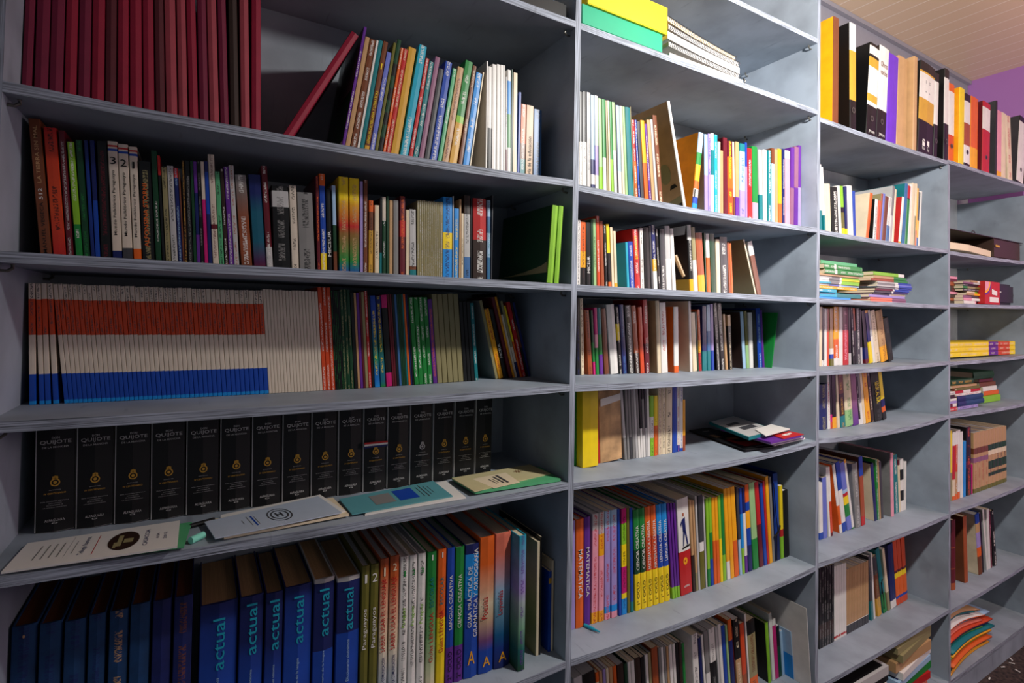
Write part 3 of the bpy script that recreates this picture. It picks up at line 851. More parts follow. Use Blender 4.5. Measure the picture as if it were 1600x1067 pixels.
R['B3'] = row("second bay's fourth row", 'books in the fourth row of the second bay', 2, 3, .22, .168, """
@ 890 450 4
45 38 62 bk m=nv e=70
73 58 66 cr m=bn e=94
118 92 140 cp m=db e=147
150 130 140 mg.2,gn.5,dn e=164
167 151 125 gn.4,pk.6,mg e=187
191 170 125 pu.3,gn.6,tl e=214
219 196 130 bn e=249
259 228 105 w c=lg e=309 k=h
312 285 120 bk.5,ye.75,bk m=w e=331
334 308 105 nv m=st e=362
368 342 110 bk m=w e=409
413 384 112 db.3,cp m=w e=442
446 426 120 ro e=471
476 456 72 mr.4,rd m=w e=505
552 537 80 cr c=tn e=575 k=h d=.2 y=-.012 L=wide_pale_hardback_with_tan_cover_facing_left
577 548 92 w m=rd e=618 y=-.012
655 650 118 or.1,w c=or e=685 y=-.012 d=.17
755 742 82 w c=cr e=770 y=-.012 d=.2 L=white_spined_book_whose_printed_cream_cover_faces_left
773 757 155 cr e=800
802 782 150 dn e=810
812 797 135 rd.3,oy.5,or m=dn e=828
832 828 112 tl.3,nv e=860
864 837 105 tl.3,st.6,lb e=886
889 866 100 bl.3,li e=907
922 896 95 bk m=w e=945
948 921 98 bk m=w e=975
978 957 165 tn e=992
1000 985 170 bk.8,tn m=cr e=1021
1087 1066 150 lb c=db e=1106 k=h d=.18
1109 1090 145 pg.4,ol e=1126
1129 1118 155 w e=1152
1157 1137 140 bk e=1180
1183 1165 128 bl m=lb e=1208
1210 1191 140 pu e=1221
1248 1302 155 gn y=-.025 c=gn e=1266 k=f d=.2 L=glossy_green_plastic_folder_leaning_right
""")
R['B4'] = row("second bay's fifth row", 'books in the fifth row of the second bay', 2, 4, .14, .179, """
@ 890 580 4
29 29 100 gn e=44 k=f
76 65 103 ye c=ye e=178 k=n y=-.025 d=.24 L=wide_glossy_yellow_box_file
181 167 110 rd e=190
192 178 100 tn k=f x=worn e=327 L=battered_tan_paper_wrapped_bundle_with_white_label d=.2
345 312 100 gr.3,lg k=g e=362
364 345 95 gr k=g e=378
380 362 92 dg.3,gr k=g e=395
397 380 90 gr k=g e=414
416 396 90 lg k=g e=430
432 412 90 w.3,gr k=g e=446
448 432 88 w.4,bk k=g e=460
462 448 85 w.3,gr.8,bk k=g e=476
478 465 85 lg.4,dg k=g e=490
491 480 82 w k=g e=505
506 505 155 lm.3,w.65,lm m=bk e=527
529 529 155 or.5,ye m=ol e=551
556 555 90 cr m=mr e=576
578 579 88 cr m=bk e=599
601 603 82 cr m=bk e=640
644 642 80 bl e=671
673 671 88 bl.1,w m=rd e=689
690 690 88 bl.05,w m=bl e=708
709 708 180 cp.3,oy e=724
""")
R['B5'] = row("second bay's sixth row", 'schoolbooks in the sixth row of the second bay', 2, 5, .111, .098, """
@ 890 700 4
8 8 460 li e=36
38 40 450 or t=MATEMATICA;w;.27;.72;.5;d k=h L=orange_schoolbook_with_white_capitals_on_mathematics e=88
91 92 435 pu t=MATEMATICA;w;.27;.72;.5;d k=h L=purple_schoolbook_with_white_capitals_on_mathematics e=130
136 144 415 oy.1,pk.85,lg m=rd e=176
182 181 405 oy.1,pk.6,oy.8,lg m=rd e=216
219 221 398 pk.06,sb.12,li.85,lb m=rd e=255
262 259 390 pk.06,sb.12,li.85,lb m=rd e=300
310 292 385 bl e=326
328 323 382 sb.15,ye.2,mg.45,ye.66,lm.86,mg m=bk e=360
363 350 378 ol e=381
383 370 378 tl.1,bl e=402
412 397 390 ye.36,dn.6,gn k=h t=CIENCIA_CREATIVA;w;.4;.84;.5;u t=1°_CICLO;bk;.06;.28;.45;u L=green_and_yellow_schoolbook_on_science e=448
451 432 380 ye.36,dn.6,gn k=h t=CIENCIA_CREATIVA;w;.4;.84;.5;u t=1°_CICLO;bk;.06;.28;.45;u L=green_and_yellow_schoolbook_on_science e=485
488 468 372 ye.36,ro.7,or k=h t=MATEMATICA_CREATIVA;w;.38;.86;.5;u t=1°_CICLO;bk;.06;.28;.45;u L=orange_and_yellow_schoolbook_on_mathematics e=523
526 502 365 ye.36,ro.7,or k=h t=MATEMATICA_CREATIVA;w;.38;.86;.5;u t=1°_CICLO;bk;.06;.28;.45;u L=orange_and_yellow_schoolbook_on_mathematics e=560
563 538 358 ye.36,bl.7,sb k=h t=LENGUA_CREATIVA;w;.42;.84;.5;u t=1°_CICLO;bk;.06;.28;.45;u L=blue_and_yellow_schoolbook_on_language e=596
598 572 352 ye.36,bl.7,sb k=h t=LENGUA_CREATIVA;w;.42;.84;.5;u t=1°_CICLO;bk;.06;.28;.45;u L=blue_and_yellow_schoolbook_on_language e=630
644 607 348 lm.12,pu e=660
662 627 346 lm.12,pu e=676
678 646 345 lm.12,pu e=692
697 667 325 rd.45,w k=b L=thick_red_and_white_book_with_walking_figure_in_navy_suit e=770
774 746 330 db.4,tn e=790
793 765 330 kh.2,tn e=806
808 782 300 lg k=g e=820
822 802 300 ol.4,w.5,dg e=850
853 828 305 lg e=863
867 850 318 gn.2,lm e=884
886 868 310 bl.3,gn.6,lm e=903
906 886 312 or.5,oy e=924
926 906 310 or.5,oy e=944
946 926 298 ye.5,lm e=962
964 943 290 lm.3,gn e=982
987 944 262 w.2,oy e=1008
1011 972 255 oy e=1032
1034 1003 247 or.4,oy e=1061
1066 1040 245 lb.4,dg e=1081
1083 1060 255 lm.3,sb.7,bl e=1098
1100 1076 250 pu.2,w.7,nv e=1117
1121 1092 235 nv.3,bl.5,oy.7,bl.8,or e=1146
1151 1118 225 gn.35,pg e=1186
1191 1150 220 mr.5,rd e=1216
1219 1187 225 bl e=1237
1239 1206 210 rd e=1251
1253 1222 182 oy c=oy e=1271
1273 1246 185 gr e=1286
1290 1270 165 nv.3,bl k=f e=1319 c=nv L=blue_elastic-tied_folder
1324 1312 240 lm.3,rd.4,ye e=1342
1346 1334 272 bk k=h e=1379
""", named='schoolbook')
R['B6'] = row("second bay's bottom row", 'books and papers in the bottom row of the second bay', 2, 6, .12, .10, """
@ 890 840 4
. 24 880 lg e=78
. 80 860 bk e=158
. 161 845 cr.9,or e=182
. 185 835 bn.5,tn e=203
. 206 826 li e=224
. 226 818 cr e=243
. 246 810 or.5,tn e=268
. 270 806 or e=292
. 295 800 db e=336
. 340 790 dn k=f e=358
. 361 780 lb.4,w e=380
. 382 772 w e=404
. 407 757 db e=440
. 442 750 mr.5,bk e=466
. 469 735 w e=488
. 490 720 gn.4,kh e=506
. 509 695 ro.5,cp e=548
. 553 690 gr e=568
. 570 688 lb.5,w e=584
. 586 684 gr k=g e=600
. 602 682 tn k=g e=616
. 618 675 w k=g e=638
. 641 668 w k=g e=658
. 660 660 bk e=676
. 678 656 db e=696
. 700 665 sg.4,gn c=w e=716 
. 760 612 w m=bk c=w e=798
""", lean0=-.09)
R['B6b'] = row("second bay's bottom row right end", 'books and papers in the bottom row of the second bay', 2, 6, .12, .10, """
@ 890 840 4
. 802 632 bk.4,nv e=818
. 820 612 w e=833
. 836 590 w.5,gr k=g e=862
. 866 578 w.3,bk.6,w k=g m=gr e=904
. 908 560 lg k=g e=922
. 924 548 w k=g e=944
. 947 555 bl k=g e=968
. 971 552 pg e=984
. 986 520 nv.75,or c=or e=1010
. 1012 560 mr e=1017
. 1021 520 tn.5,bk m=cr e=1056
. 1061 545 cp.3,ro e=1088
. 1091 482 w c=lg k=f e=1101
. 1105 530 or.2,kh.8,bk m=bn e=1155
. 1222 540 lm c=bk e=1240 d=.2 k=h
. 1243 480 w c=w e=1262 d=.24
. 1265 520 mg.9,w e=1287
. 1290 560 dn.6,bk e=1310
. 1315 590 lb e=1330
. 1334 615 sb.5,lb y=-.03 e=1366
. 1414 480 w c=w e=1426 d=.24 y=-.09 k=f L=large_white_ring-bound_album_at_the_right_end
. 1436 600 nv y=-.08 e=1448
""", lean0=-.11)
R['C0'] = row('atop third bay', 'lever-arch files on top of the bookcase', 3, 0, .03, .02, """
@ 1200 0 4
405 411 100 bn c=oy e=440 k=n d=.26 y=-.02 L=large_amber_file_with_brown_spine
514 512 138 bk.3,go.75,w c=bk e=552 k=n d=.26 L=black_lever-arch_file_with_curled_white_label
612 643 262 bk.34,w.38,go.46,w.75,go.85,bk.88,w.97,bk c=bk e=672 k=n d=.26 L=black_lever-arch_file_with_kraft_label_left_of_handwritten_one
676 694 275 bk.33,w c=bk e=735 k=n d=.27 t=Obres;bn;.78;.84;.7;h t=varios;bn;.7;.75;.7;h L=black_lever-arch_file_with_white_handwritten_label
740 751 325 vi e=800 k=n d=.27 L=smooth_violet_file
803 818 345 tn e=864 k=n d=.27 L=plain_tan_file
907 915 350 tn c=tn e=928 k=n d=.27 y=-.03 L=kraft_board_file_with_yellow_flower_sticker_on_its_side
936 958 378 bk.36,go.6,w.88,go.9,bk c=bk e=1030 k=n d=.27 L=wide_black_file_with_large_kraft_and_white_label
1034 1046 452 bk.4,w.9,bk e=1056 k=n d=.27
1098 1106 435 bk.4,w.9,bk c=bk e=1126 k=n d=.27 L=glossy_black_file_leaning_before_the_orange_one
""")
R['D0'] = row('atop fourth bay', 'lever-arch files on top of the bookcase', 4, 0, .02, .02, """
@ 1200 0 4
1128 1133 518 or.2,ro.35,w.9,or e=1162 k=n d=.27 L=orange_file_with_white_and_red_label_right_of_glossy_black_file
1192 1200 545 ye c=oy e=1222 k=n d=.27 y=-.012 L=bright_yellow_lever-arch_file
1226 1232 582 bk.06,w.3,cp.6,w.9,bk e=1261 k=n d=.27 L=black_and_copper_lever-arch_file_with_white_label
1267 1272 600 oy.3,or c=oy e=1309 k=n d=.27 L=plain_orange_yellow_file
1338 1346 630 rd.6,w.92,rd c=mr e=1384 k=n d=.27 y=-.01 L=red_lever-arch_file_with_tall_white_label
@ 1470 130 5.93
504 513 160 bk c=dg e=518 k=f d=.27 L=slim_black_folder_right_of_the_red_file
522 528 250 oy.1,pk e=560 k=f d=.25
562 555 262 cr e=600 k=f d=.25 
625 590 290 cr m=rd e=665 k=f d=.26 L=cream_folder_with_scattered_red_dots
702 738 300 bk.02,w.92,bk c=dg e=765 k=n d=.27 L=dark_grey_file_with_long_white_label
768 775 320 bk m=w e=800 k=n d=.27
""")
R['C1'] = row("third bay's first row", 'books in the first row of the third bay', 3, 1, .07, .07, """
@ 1270 240 6.667
78 68 110 tl.35,w e=99
122 92 140 tl.3,w e=138
141 124 312 cr e=160
163 148 312 cr e=193
206 188 345 bk m=w c=bk e=275 k=h
281 252 332 w e=306
315 288 338 ye.2,ol.5,bk.6,lm e=341
347 335 340 ye.2,nv e=367
376 350 330 w e=428 k=h
432 420 388 bl e=453
552 602 405 or c=cr e=578 k=f d=.2 L=cream_card_folder_with_pale_orange_border
628 655 470 w m=bk c=bk e=656
662 694 490 ro e=678
680 720 415 cp c=kh e=696
698 742 415 pb e=714
718 760 440 bn e=755
760 792 445 st.4,w m=gr e=790
796 835 335 lg.5,gr c=lg e=822
826 858 370 cr e=842
893 936 448 oy.1,w c=rd e=915 k=h d=.19 L=red_covered_book_with_lime_border_and_pale_spine
926 952 305 st c=tl e=955 k=h
957 988 330 gn.78,bk.8,rd e=985
988 1018 315 w e=1005
1008 1040 305 cr e=1044
1047 1072 310 kh.5,cr e=1062
1064 1094 360 or.3,oy e=1076
1079 1109 400 st.2,oy.5,dg e=1094
1096 1126 390 w e=1112
""")
R['C3'] = row("third bay's third row", 'books in the third row of the third bay', 3, 3, .12, .12, """
@ 1270 460 7.27
74 80 140 cr e=104
110 102 150 w.1,dg m=bk e=131
133 122 160 w e=162
165 156 162 ro.6,cp e=188
202 192 160 ol.12,bl.2,w.3,tn e=240
245 236 130 w.12,or.45,oy c=oy m=w e=300 
303 300 118 w e=342
346 332 135 rd.6,mr m=pk e=409
414 380 145 lg.2,bk e=440
458 415 150 bk m=w e=482
484 450 158 bk.6,cp.9,or e=506
508 492 160 dg m=w e=547
549 515 170 lg.3,bk e=568
602 548 190 mr.08,nv.3,bk e=640
654 570 185 ye.4,nv.95,oy e=688
692 600 180 w.5,lg e=716
718 645 190 cr m=kh c=kh e=770
782 705 155 oy.3,tn m=bn c=tn e=858 k=h
864 772 280 bk c=bk k=h m=dg e=922 L=thick_black_hardback_tilted_at_the_right_end
""")
R['C4'] = row("third bay's fourth row", 'books in the fourth row of the third bay', 3, 4, .12, .12, """
@ 1270 560 7.27
78 74 300 nv m=kh e=166 k=h L=thick_navy_hardback_against_the_left_panel
172 120 165 w m=rd e=202
205 152 165 ro.12,mg.25,bk e=226
228 180 170 oy.2,bk e=272
286 235 155 cr e=312
320 256 155 tl.2,db.6,bn m=go e=374
378 292 155 pg.3,cr c=cr m=gn e=462 k=h
468 352 150 pu.25,mv.5,mv s=1 e=528
532 432 150 w.1,bk m=w e=549
552 462 145 w.4,gr e=576
578 492 145 cr e=606
612 522 145 oy m=rd e=664
670 580 140 db m=cr e=702
708 645 130 bk t=LEGAL_AL_SUR;ye;.35;.76;.5;d m=dg e=798 k=h
802 695 122 bk.15,or.25,nv.4,ye c=bk e=842
""")
R['C5'] = row("third bay's fifth row", 'books in the fifth row of the third bay', 3, 5, .12, .13, """
@ 1270 670 5.614
60 52 480 bl.12,w e=92
96 55 440 pb c=nv e=130
142 72 350 w e=158
160 100 345 mr.05,ro.5,w e=178
240 172 318 w.12,or.4,w c=or e=262 k=h d=.2 L=picture_book_with_ridged_orange_cover
264 200 300 bl.13,w.6,bl e=298
306 226 310 pb.2,gn.38,ye.5,rd.55,lb.6,pb e=345
348 272 275 gn.02,w.95,oy c=pb e=366
378 342 312 gr m=lg c=gr e=425 k=h
430 403 250 rd.13,cp.6,cp.72,bl c=bn e=462
545 508 310 nv c=cr e=568 k=f d=.22 L=cream_bordered_framed_certificate_folder_with_navy_spine
570 548 270 gn m=w c=gn e=586
588 565 272 tn e=600
603 580 290 dg e=622
690 681 215 pk.9,pk c=gr e=714 k=h d=.24 y=-.01 L=tall_pink_book_with_amber_lower_cover
720 702 235 tl m=w e=756
758 748 275 cr.9,mr e=772
774 768 270 w.2,bk.4,w.6,bk.8,w e=800
802 806 288 w e=818
""")
R['C6'] = row("third bay's sixth row", 'magazines and folders in the sixth row of the third bay', 3, 6, .122, .14, """
@ 1270 820 5.336
# 6 54 52 365 178 148 345 bk.12,db.3,bk m=gr k=g
# 5 180 168 352 282 245 332 w.03,rd.06,w m=w k=g
# 14 284 250 390 466 404 322 dg.13,w.14,tn k=g
488 412 290 tl.3,dg m=gr e=508
510 452 255 w e=524
545 462 290 go.3,bn.7,dg m=kh e=576
592 520 215 gn.3,tl e=622 k=f c=tl L=teal_folder_tied_with_black_cord
630 578 210 kh.3,cr e=650
655 622 178 w.12,nv c=nv e=698 k=n
# 3 702 660 150 792 770 95 ro.1,bl.14,or.42,ye.5,mr.54,ro
""")
R['D5'] = row("fourth bay's fifth row", 'books in the fifth row of the fourth bay', 4, 5, .07, .07, """
@ 1470 630 6.28
96 94 270 kh.4,ye e=112
115 122 285 or.06,cr.3,rd.8,w c=w e=140
142 148 272 or.08,tn.4,ro.8,w m=w e=164
166 170 262 or.1,w e=188
194 192 282 w e=220
223 226 375 sb e=246
256 250 238 bk.4,mr.5,bk m=ro c=bk e=300
302 303 600 mg e=312
# 4 326 322 290 470 460 262 ol.07,tn.5,mv.58,tn.64,bn.74,tn k=b m=cp mz=.07;.5 L=tan_comic_volume_with_brown_drawn_figures
# 5 472 462 262 648 632 222 ol.07,tn.2,dn.26,tn.32,dn.46,tn.56,cr.64,dn.74,tn k=b m=db mz=.2;.56 L=tan_comic_volume_with_dark_green_drawn_figure
""")
R['D6'] = row("fourth bay's sixth row", 'books in the sixth row of the fourth bay', 4, 6, .08, .08, """
@ 1470 770 7.115
122 120 310 cp.1,mr.3,cp.31,mr.6,cp.61,mr k=h e=165 L=dark_maroon_hardback_with_gilt_raised_bands
268 247 270 cp c=bn k=h e=305 L=worn_brown_cloth_hardback
424 380 250 bn.3,or.45,li.7,tn.85,bl c=cr e=468 k=h L=cream_covered_album_with_pictorial_spine
472 432 230 bk e=484
515 462 190 w c=lg e=530
532 510 190 w.5,w e=556
560 528 205 mr m=pk e=574
590 552 215 bk m=w e=624 k=h
""")

# ------------------------------------------------------------------ details on single books
def part(o, name, mb, mat, bevel=0): return link(name, mb.mesh(name, bevel), mat, o)
SILV = ink('lg')
def ring(mb, cx, cz, r0, r1, y=-.0009, seg=20, sx=1.0):
    for i in range(seg):
        a, b = 2*math.pi*i/seg, 2*math.pi*(i+1)/seg
        mb.quad([(cx+r*math.cos(q)*sx, y, cz+r*math.sin(q)) for r, q in ((r0, a), (r1, a), (r1, b), (r0, b))])
for i, r in enumerate(R['A4']):
    o, t, h = r['o'], r['t'], r['h']; by = -t*.10-.001
    mb = MB(); H0 = h*.985
    for s, c0, c1, wf in (('DON', .800, .818, .2), ('QUIJOTE', .75, .79, .8), ('DE LA MANCHA', .722, .738, .68), ('ALFAGUARA', .09, .112, .52)):
        add_text(mb, s, lambda u, v: (t*(.52+wf*(u-.5)), by, h*(c0+(c1-c0)*v)))
    for j, (s, wf) in enumerate((('REAL ACADEMIA ESPAÑOLA', .72), ('ASOCIACIÓN', .34), ('DE ACADEMIAS DE', .42), ('LA LENGUA ESPAÑOLA', .6))):
        z0 = h*(.262-.018*j); add_text(mb, s, lambda u, v: (t*(.52+wf*(u-.5)), by, z0+h*.008*v))
    add_text(mb, 'EDICIÓN DEL', lambda u, v: (t*(.52+.3*(u-.5)), by, h*(.358+.008*v)))
    add_text(mb, 'o', lambda u, v: (t*(.52+.16*(u-.5)), by, h*(.07+.012*v)))
    part(o, 'spine_title', mb, SILV)
    cb = MB(); cz = h*.425
    ring(cb, t*.52, cz, .0048, .0068, by); ring(cb, t*.52, cz, .0, .0026, by); ring(cb, t*.52, cz+.0088, .0008, .0026, by)
    for q in (-.003, 0, .003): cb.quad([(t*.52+q-.001, by, cz+.006), (t*.52+q+.001, by, cz+.006), (t*.52+q+.0006, by, cz+.0105), (t*.52+q-.0006, by, cz+.0105)])
    add_text(cb, 'IV CENTENARIO', lambda u, v: (t*(.52+.56*(u-.5)), by, h*(.325+.014*v)))
    part(o, 'crest', cb, ink('lg' if i == 12 else 'go'))
    part(o, 'slipcase_edge', MB().box((-.0004, .0004, .001), (.0016, .003, h*.998)).box((-.0006, .003, .001), (.0004, .12, h*.998)), ink('lg'))
    if i == 10:
        rb = MB()
        tr = link('tricolour_ribbon', MB().box((-.0015, 0, 0), (t+.001, .0012, .004)).box((-.0015, 0, .004), (t+.001, .0012, .008), 1).box((-.0015, 0, .008), (t+.001, .0012, .012), 2).mesh('tricolour_ribbon'), [ink('nv'), ink('w'), ink('rd')])
        tr.location = (r['X'], r['y']+by-.0016, r['z']+h*.475); tag(tr, 'small red, white and blue ribbon laid across one of the black novels', 'ribbon')
USED.clear()
# rings, finger holes and printed marks on the files
for key in ('C0', 'D0'):
    for r in R[key]:
        o, t, h = r['o'], r['t'], r['h']
        if r['kind'] != 'n' or r['lab'].startswith(('large amber', 'smooth', 'plain', 'kraft', 'bright')): continue
        mb = MB(); ring(mb, t*.5, h*.21, .007, .0115, -.0022); part(o, 'finger_ring', mb, M_METAL)
        hb = MB(); ring(hb, t*.5, h*.21, 0, .007, -.0018); part(o, 'finger_hole', hb, ink('bk'))
for r in R['C0']:
    o, t, h = r['o'], r['t'], r['h']
    if r['lab'].startswith('kraft'):
        mb = MB()
        for i in range(12):
            a = i*math.pi/6; c = (-.0008, .05, h*.68)
            mb.quad([(c[0], c[1]+.006*math.cos(a-.4), c[2]+.006*math.sin(a-.4)), (c[0]-.001, c[1]+.026*math.cos(a), c[2]+.026*math.sin(a)), (c[0], c[1]+.006*math.cos(a+.4), c[2]+.006*math.sin(a+.4))])
        mb.box((-.0010, .044, h*.655), (-.0006, .056, h*.70)); part(o, 'flower_sticker', mb, ink('ye'))
    if r['lab'].startswith('wide black'):
        mb = MB(); mb.quad([(t*.25, -.0022, h*.05), (t*.72, -.0022, h*.05), (t*.72, -.0022, h*.055), (t*.25, -.0022, h*.055)])
        mb.quad([(t*.25, -.0022, h*.16), (t*.72, -.0022, h*.095), (t*.72, -.0022, h*.16)]); mb.quad([(t*.25, -.0022, h*.085), (t*.25, -.0022, h*.15), (t*.66, -.0022, h*.085)])
        add_text(mb, 'bexor', lambda u, v: (t*(.25+.5*u), -.0022, h*(.06+.02*v))); part(o, 'logo', mb, ink('w'))
        mb = MB()
        for j, z in enumerate((.8, .78, .68)): mb.quad([(t*.35, -.0022, h*z), (t*.65, -.0022, h*z), (t*.65, -.0022, h*(z+.006)), (t*.35, -.0022, h*(z+.006))])
        part(o, 'label_writing', mb, ink('dg'))
    if 'kraft label left' in r['lab'] or 'handwritten label' in r['lab']:
        mb = MB(); add_text(mb, 'JMON', lambda u, v: (t*(.2+.6*u), -.0022, h*(.05+.035*v))); part(o, 'maker_lettering', mb, ink('w'))
for r in R['B5']:
    o, t, h = r['o'], r['t'], r['h']
    if r['lab'].startswith('thick red and white'):
        y = -.0012
        mb = MB()      # walking figure
        mb.quad([(t*.35,y,h*.78),(t*.62,y,h*.80),(t*.66,y,h*.66),(t*.40,y,h*.65)]); mb.quad([(t*.42,y,h*.66),(t*.58,y,h*.66),(t*.44,y,h*.50),(t*.36,y,h*.50)])
        mb.quad([(t*.52,y,h*.66),(t*.66,y,h*.66),(t*.82,y,h*.51),(t*.72,y,h*.50)]); mb.quad([(t*.22,y,h*.74),(t*.36,y,h*.78),(t*.36,y,h*.75),(t*.26,y,h*.70)])
        part(o, 'figure_suit', mb, ink('nv'))
        part(o, 'figure_head', MB().slab([(t*.42, y+.0002, h*.81), (t*.54, y+.0002, h*.81), (t*.54, y+.0001, h*.81), (t*.42, y+.0001, h*.81)], h*.035), ink('cp'))
        mb = MB(); ring(mb, t*.5, h*.345, .004, .011, y, sx=.8); add_text(mb, 'KP', lambda u, v: (t*(.36+.28*u), y-.0003, h*(.325+.04*v)))
        part(o, 'emblem', mb, ink('oy'))
        mb = MB(); mb.quad([(t*.3, y, h*.47), (t*.95, y, h*.485), (t*.95, y, h*.505), (t*.3, y, h*.49)]); part(o, 'banner', mb, ink('bk'))
        mb = MB(); add_text(mb, 'oeuvra', lambda u, v: (t*(.3+.45*u), y, h*(.075+.02*v))); part(o, 'spine_title', mb, ink('w'))
    if r['lab'].startswith('blue elastic'):
        mb = MB().tube([(-.001, -.004, h*.02), (.0, -.006, h*.3), (.004, -.008, h*.36), (-.002, -.006, h*.6), (-.004, -.004, h*.9)], .0016, 6)
        mb.tube([(-.012, -.006, h*.30), (.004, -.012, h*.35), (.02, -.006, h*.40)], .003, 6); part(o, 'elastic_tie', mb, ink('bk'))
for r in R['C6']:
    if r['lab'].startswith('teal folder'):
        h = r['h']; mb = MB().tube([(.002, -.003, h*.08), (.006, -.005, h*.25), (.0, -.006, h*.5)], .0018, 6).tube([(-.004, -.006, h*.34), (.004, -.006, h*.5), (.018, -.004, h*.52)], .0018, 6)
        part(r['o'], 'tie_cord', mb, ink('bk'))
for r in R['B4']:
    if r['lab'].startswith('battered'):
        t, h = r['t'], r['h']; mb = MB().quad([(t*.06, -.003, h*.74), (t*.97, -.003, h*.79), (t*.97, -.003, h*.88), (t*.06, -.003, h*.84)]); part(r['o'], 'paper_label', mb, ink('w'))
for r in R['B2']:
    if r['lab'].startswith('paperback with dark photo'):
        h = r['h']; d = .12
        mb = MB().box((-.0008, .004, h*.0), (-.0004, d, h*.2)); part(r['o'], 'cover_panel', mb, ink('go'))
        mb = MB().quad([(-.0008, .01, h*.86), (-.0008, d, h*.86), (-.0008, d, h*.99), (-.0008, .004, h*.99)]); part(r['o'], 'cover_heading', mb, ink('w'))
        mb = MB().tube([(-.001, .02, h*.24), (-.0014, .035, h*.4), (-.0014, .05, h*.56)], [.006, .008, .01], 8); part(r['o'], 'pictured_arm', mb, ink('tn'))
    if r['o'].get('label', '').find('red paperback') > 0: pass
# pale band and crest on the cover of the leaning green hardback
for r in R['A2']:
    if 'dark cover facing out' in r['o']['label']:
        h = r['h']; x = -.0006
        mb = MB()
        n = 10; y0, y1 = .004, .228
        for i in range(n):
            a, b = i/n, (i+1)/n; f = lambda u: h*(.27-.17*u**.6)
            g = lambda u: h*(.13-.02*u)
            mb.quad([(x, y0+(y1-y0)*a, g(a)), (x, y0+(y1-y0)*b, g(b)), (x, y0+(y1-y0)*b, max(g(b)+.002, f(b))), (x, y0+(y1-y0)*a, f(a))])
        part(r['o'], 'cover_band', mb, ink('kh'))
        mb = MB(); add_text(mb, 'MEC', lambda u, v: (x-.0005, .115-.02*u, h*(.15+.03*v))); part(r['o'], 'cover_lettering', mb, ink('dn'))
for r in R['A1']:
    if 'dark green cover' in r['o']['label']:
        h = r['h']; x = -.0006; mb = MB().quad([(x, .003, h*.004), (x, .13, h*.004), (x, .10, h*.05), (x, .05, h*.10), (x, .003, h*.12)]); part(r['o'], 'cover_corner', mb, ink('lg'))
        mb = MB().quad([(x, .003, h*.52), (x, .15, h*.5), (x, .15, h*.99), (x, .003, h*.99)]); part(r['o'], 'cover_picture', mb, ink('dg'))
for r in R['B1']:
    if 'portrait cover' in r['o']['label']:
        h = r['h']; x = -.0007
        mb = MB()
        for (cy, cz, ry, rz) in ((.05, .12, .022, .03), (.10, .18, .02, .03), (.13, .09, .02, .03)):
            for i in range(16):
                a, b = 2*math.pi*i/16, 2*math.pi*(i+1)/16
                mb.quad([(x, cy, cz), (x, cy+ry*math.cos(a), cz+rz*math.sin(a)), (x, cy+ry*math.cos(b), cz+rz*math.sin(b))])
        mb.quad([(x, .004, .004), (x, .09, .004), (x, .06, .035), (x, .004, .05)])
        part(r['o'], 'cover_drawing', mb, ink('kh'))
        mb = MB().quad([(x-.0004, .004, .002), (x-.0004, .05, .002), (x-.0004, .03, .022), (x-.0004, .004, .03)])
        mb.quad([(x-.0004, .012, h*.24), (x-.0004, .04, h*.22), (x-.0004, .036, h*.26), (x-.0004, .018, h*.27)]); part(r['o'], 'cover_ink', mb, ink('bk'))
    if r['lab'].startswith('leaning book with multi'):
        t, h = r['t'], r['h']; mb = MB().quad([(t*.1, -.0012, h*.19), (t*.8, -.0012, h*.19), (t*.8, -.0012, h*.29), (t*.1, -.0012, h*.29)]); part(r['o'], 'spine_patch', mb, ink('bk'))

# ------------------------------------------------------------------ things lying flat
def flat_book(name, label, cat, b, x0, x1, y0, z, th, depth, bands, mark=None, cover=None, kind='b', group=None, page='cr', rot=0):
    """closed book lying down: spine faces the room; returns its top z"""
    L = x1-x0
    o = make_book(name, th, L, depth, bands, mark, cover, kind, (), page)
    o.location = (x0, y0, z+th); o.rotation_euler = (0, math.pi/2, rot)
    if rot:
        o.rotation_mode = 'XYZ'
    tag(o, label, cat, group); return z+th+.0003
def stack(b, k, ref, items, group, place, gap=.0):
    """items, bottom first: xl xr thickness (all picture px of the '@' frame) Y bands mark cover name label"""
    ox, oy, sc = ref; z = None
    for it in items:
        xl, xr, tp, Y, bands, mark, cover, name, label = it[:9]; kind = it[9] if len(it) > 9 else 'b'; dep = it[10] if len(it) > 10 else .2
        Y *= S
        X0 = solve_x(ox+xl/sc, lambda X: Y, b, k, DX[b-1]+.3); X1 = solve_x(ox+xr/sc, lambda X: Y, b, k, DX[b-1]+.5)
        X0 = max(X0, DX[b-1]+TH/2+.002)
        if z is None: z = max(shelf_z(b, k, X0), shelf_z(b, k, X1))+.0006
        pxm = abs(proj((X0, Y, z))[1]-proj((X0, Y, z+.1))[1])*10
        th = max(.0025, tp/sc/pxm)
        z = flat_book(name, label+', '+place if place else label, {'box': 'box'}.get(name, 'book' if name in ('paperback', 'hardback_book') else ('magazine' if name == 'magazine' else name.replace('_', ' '))), b, X0, X1, Y, z, th, min(dep, DEP-Y-.004), parse_bands(bands), mark, cover, kind, group)
    return z
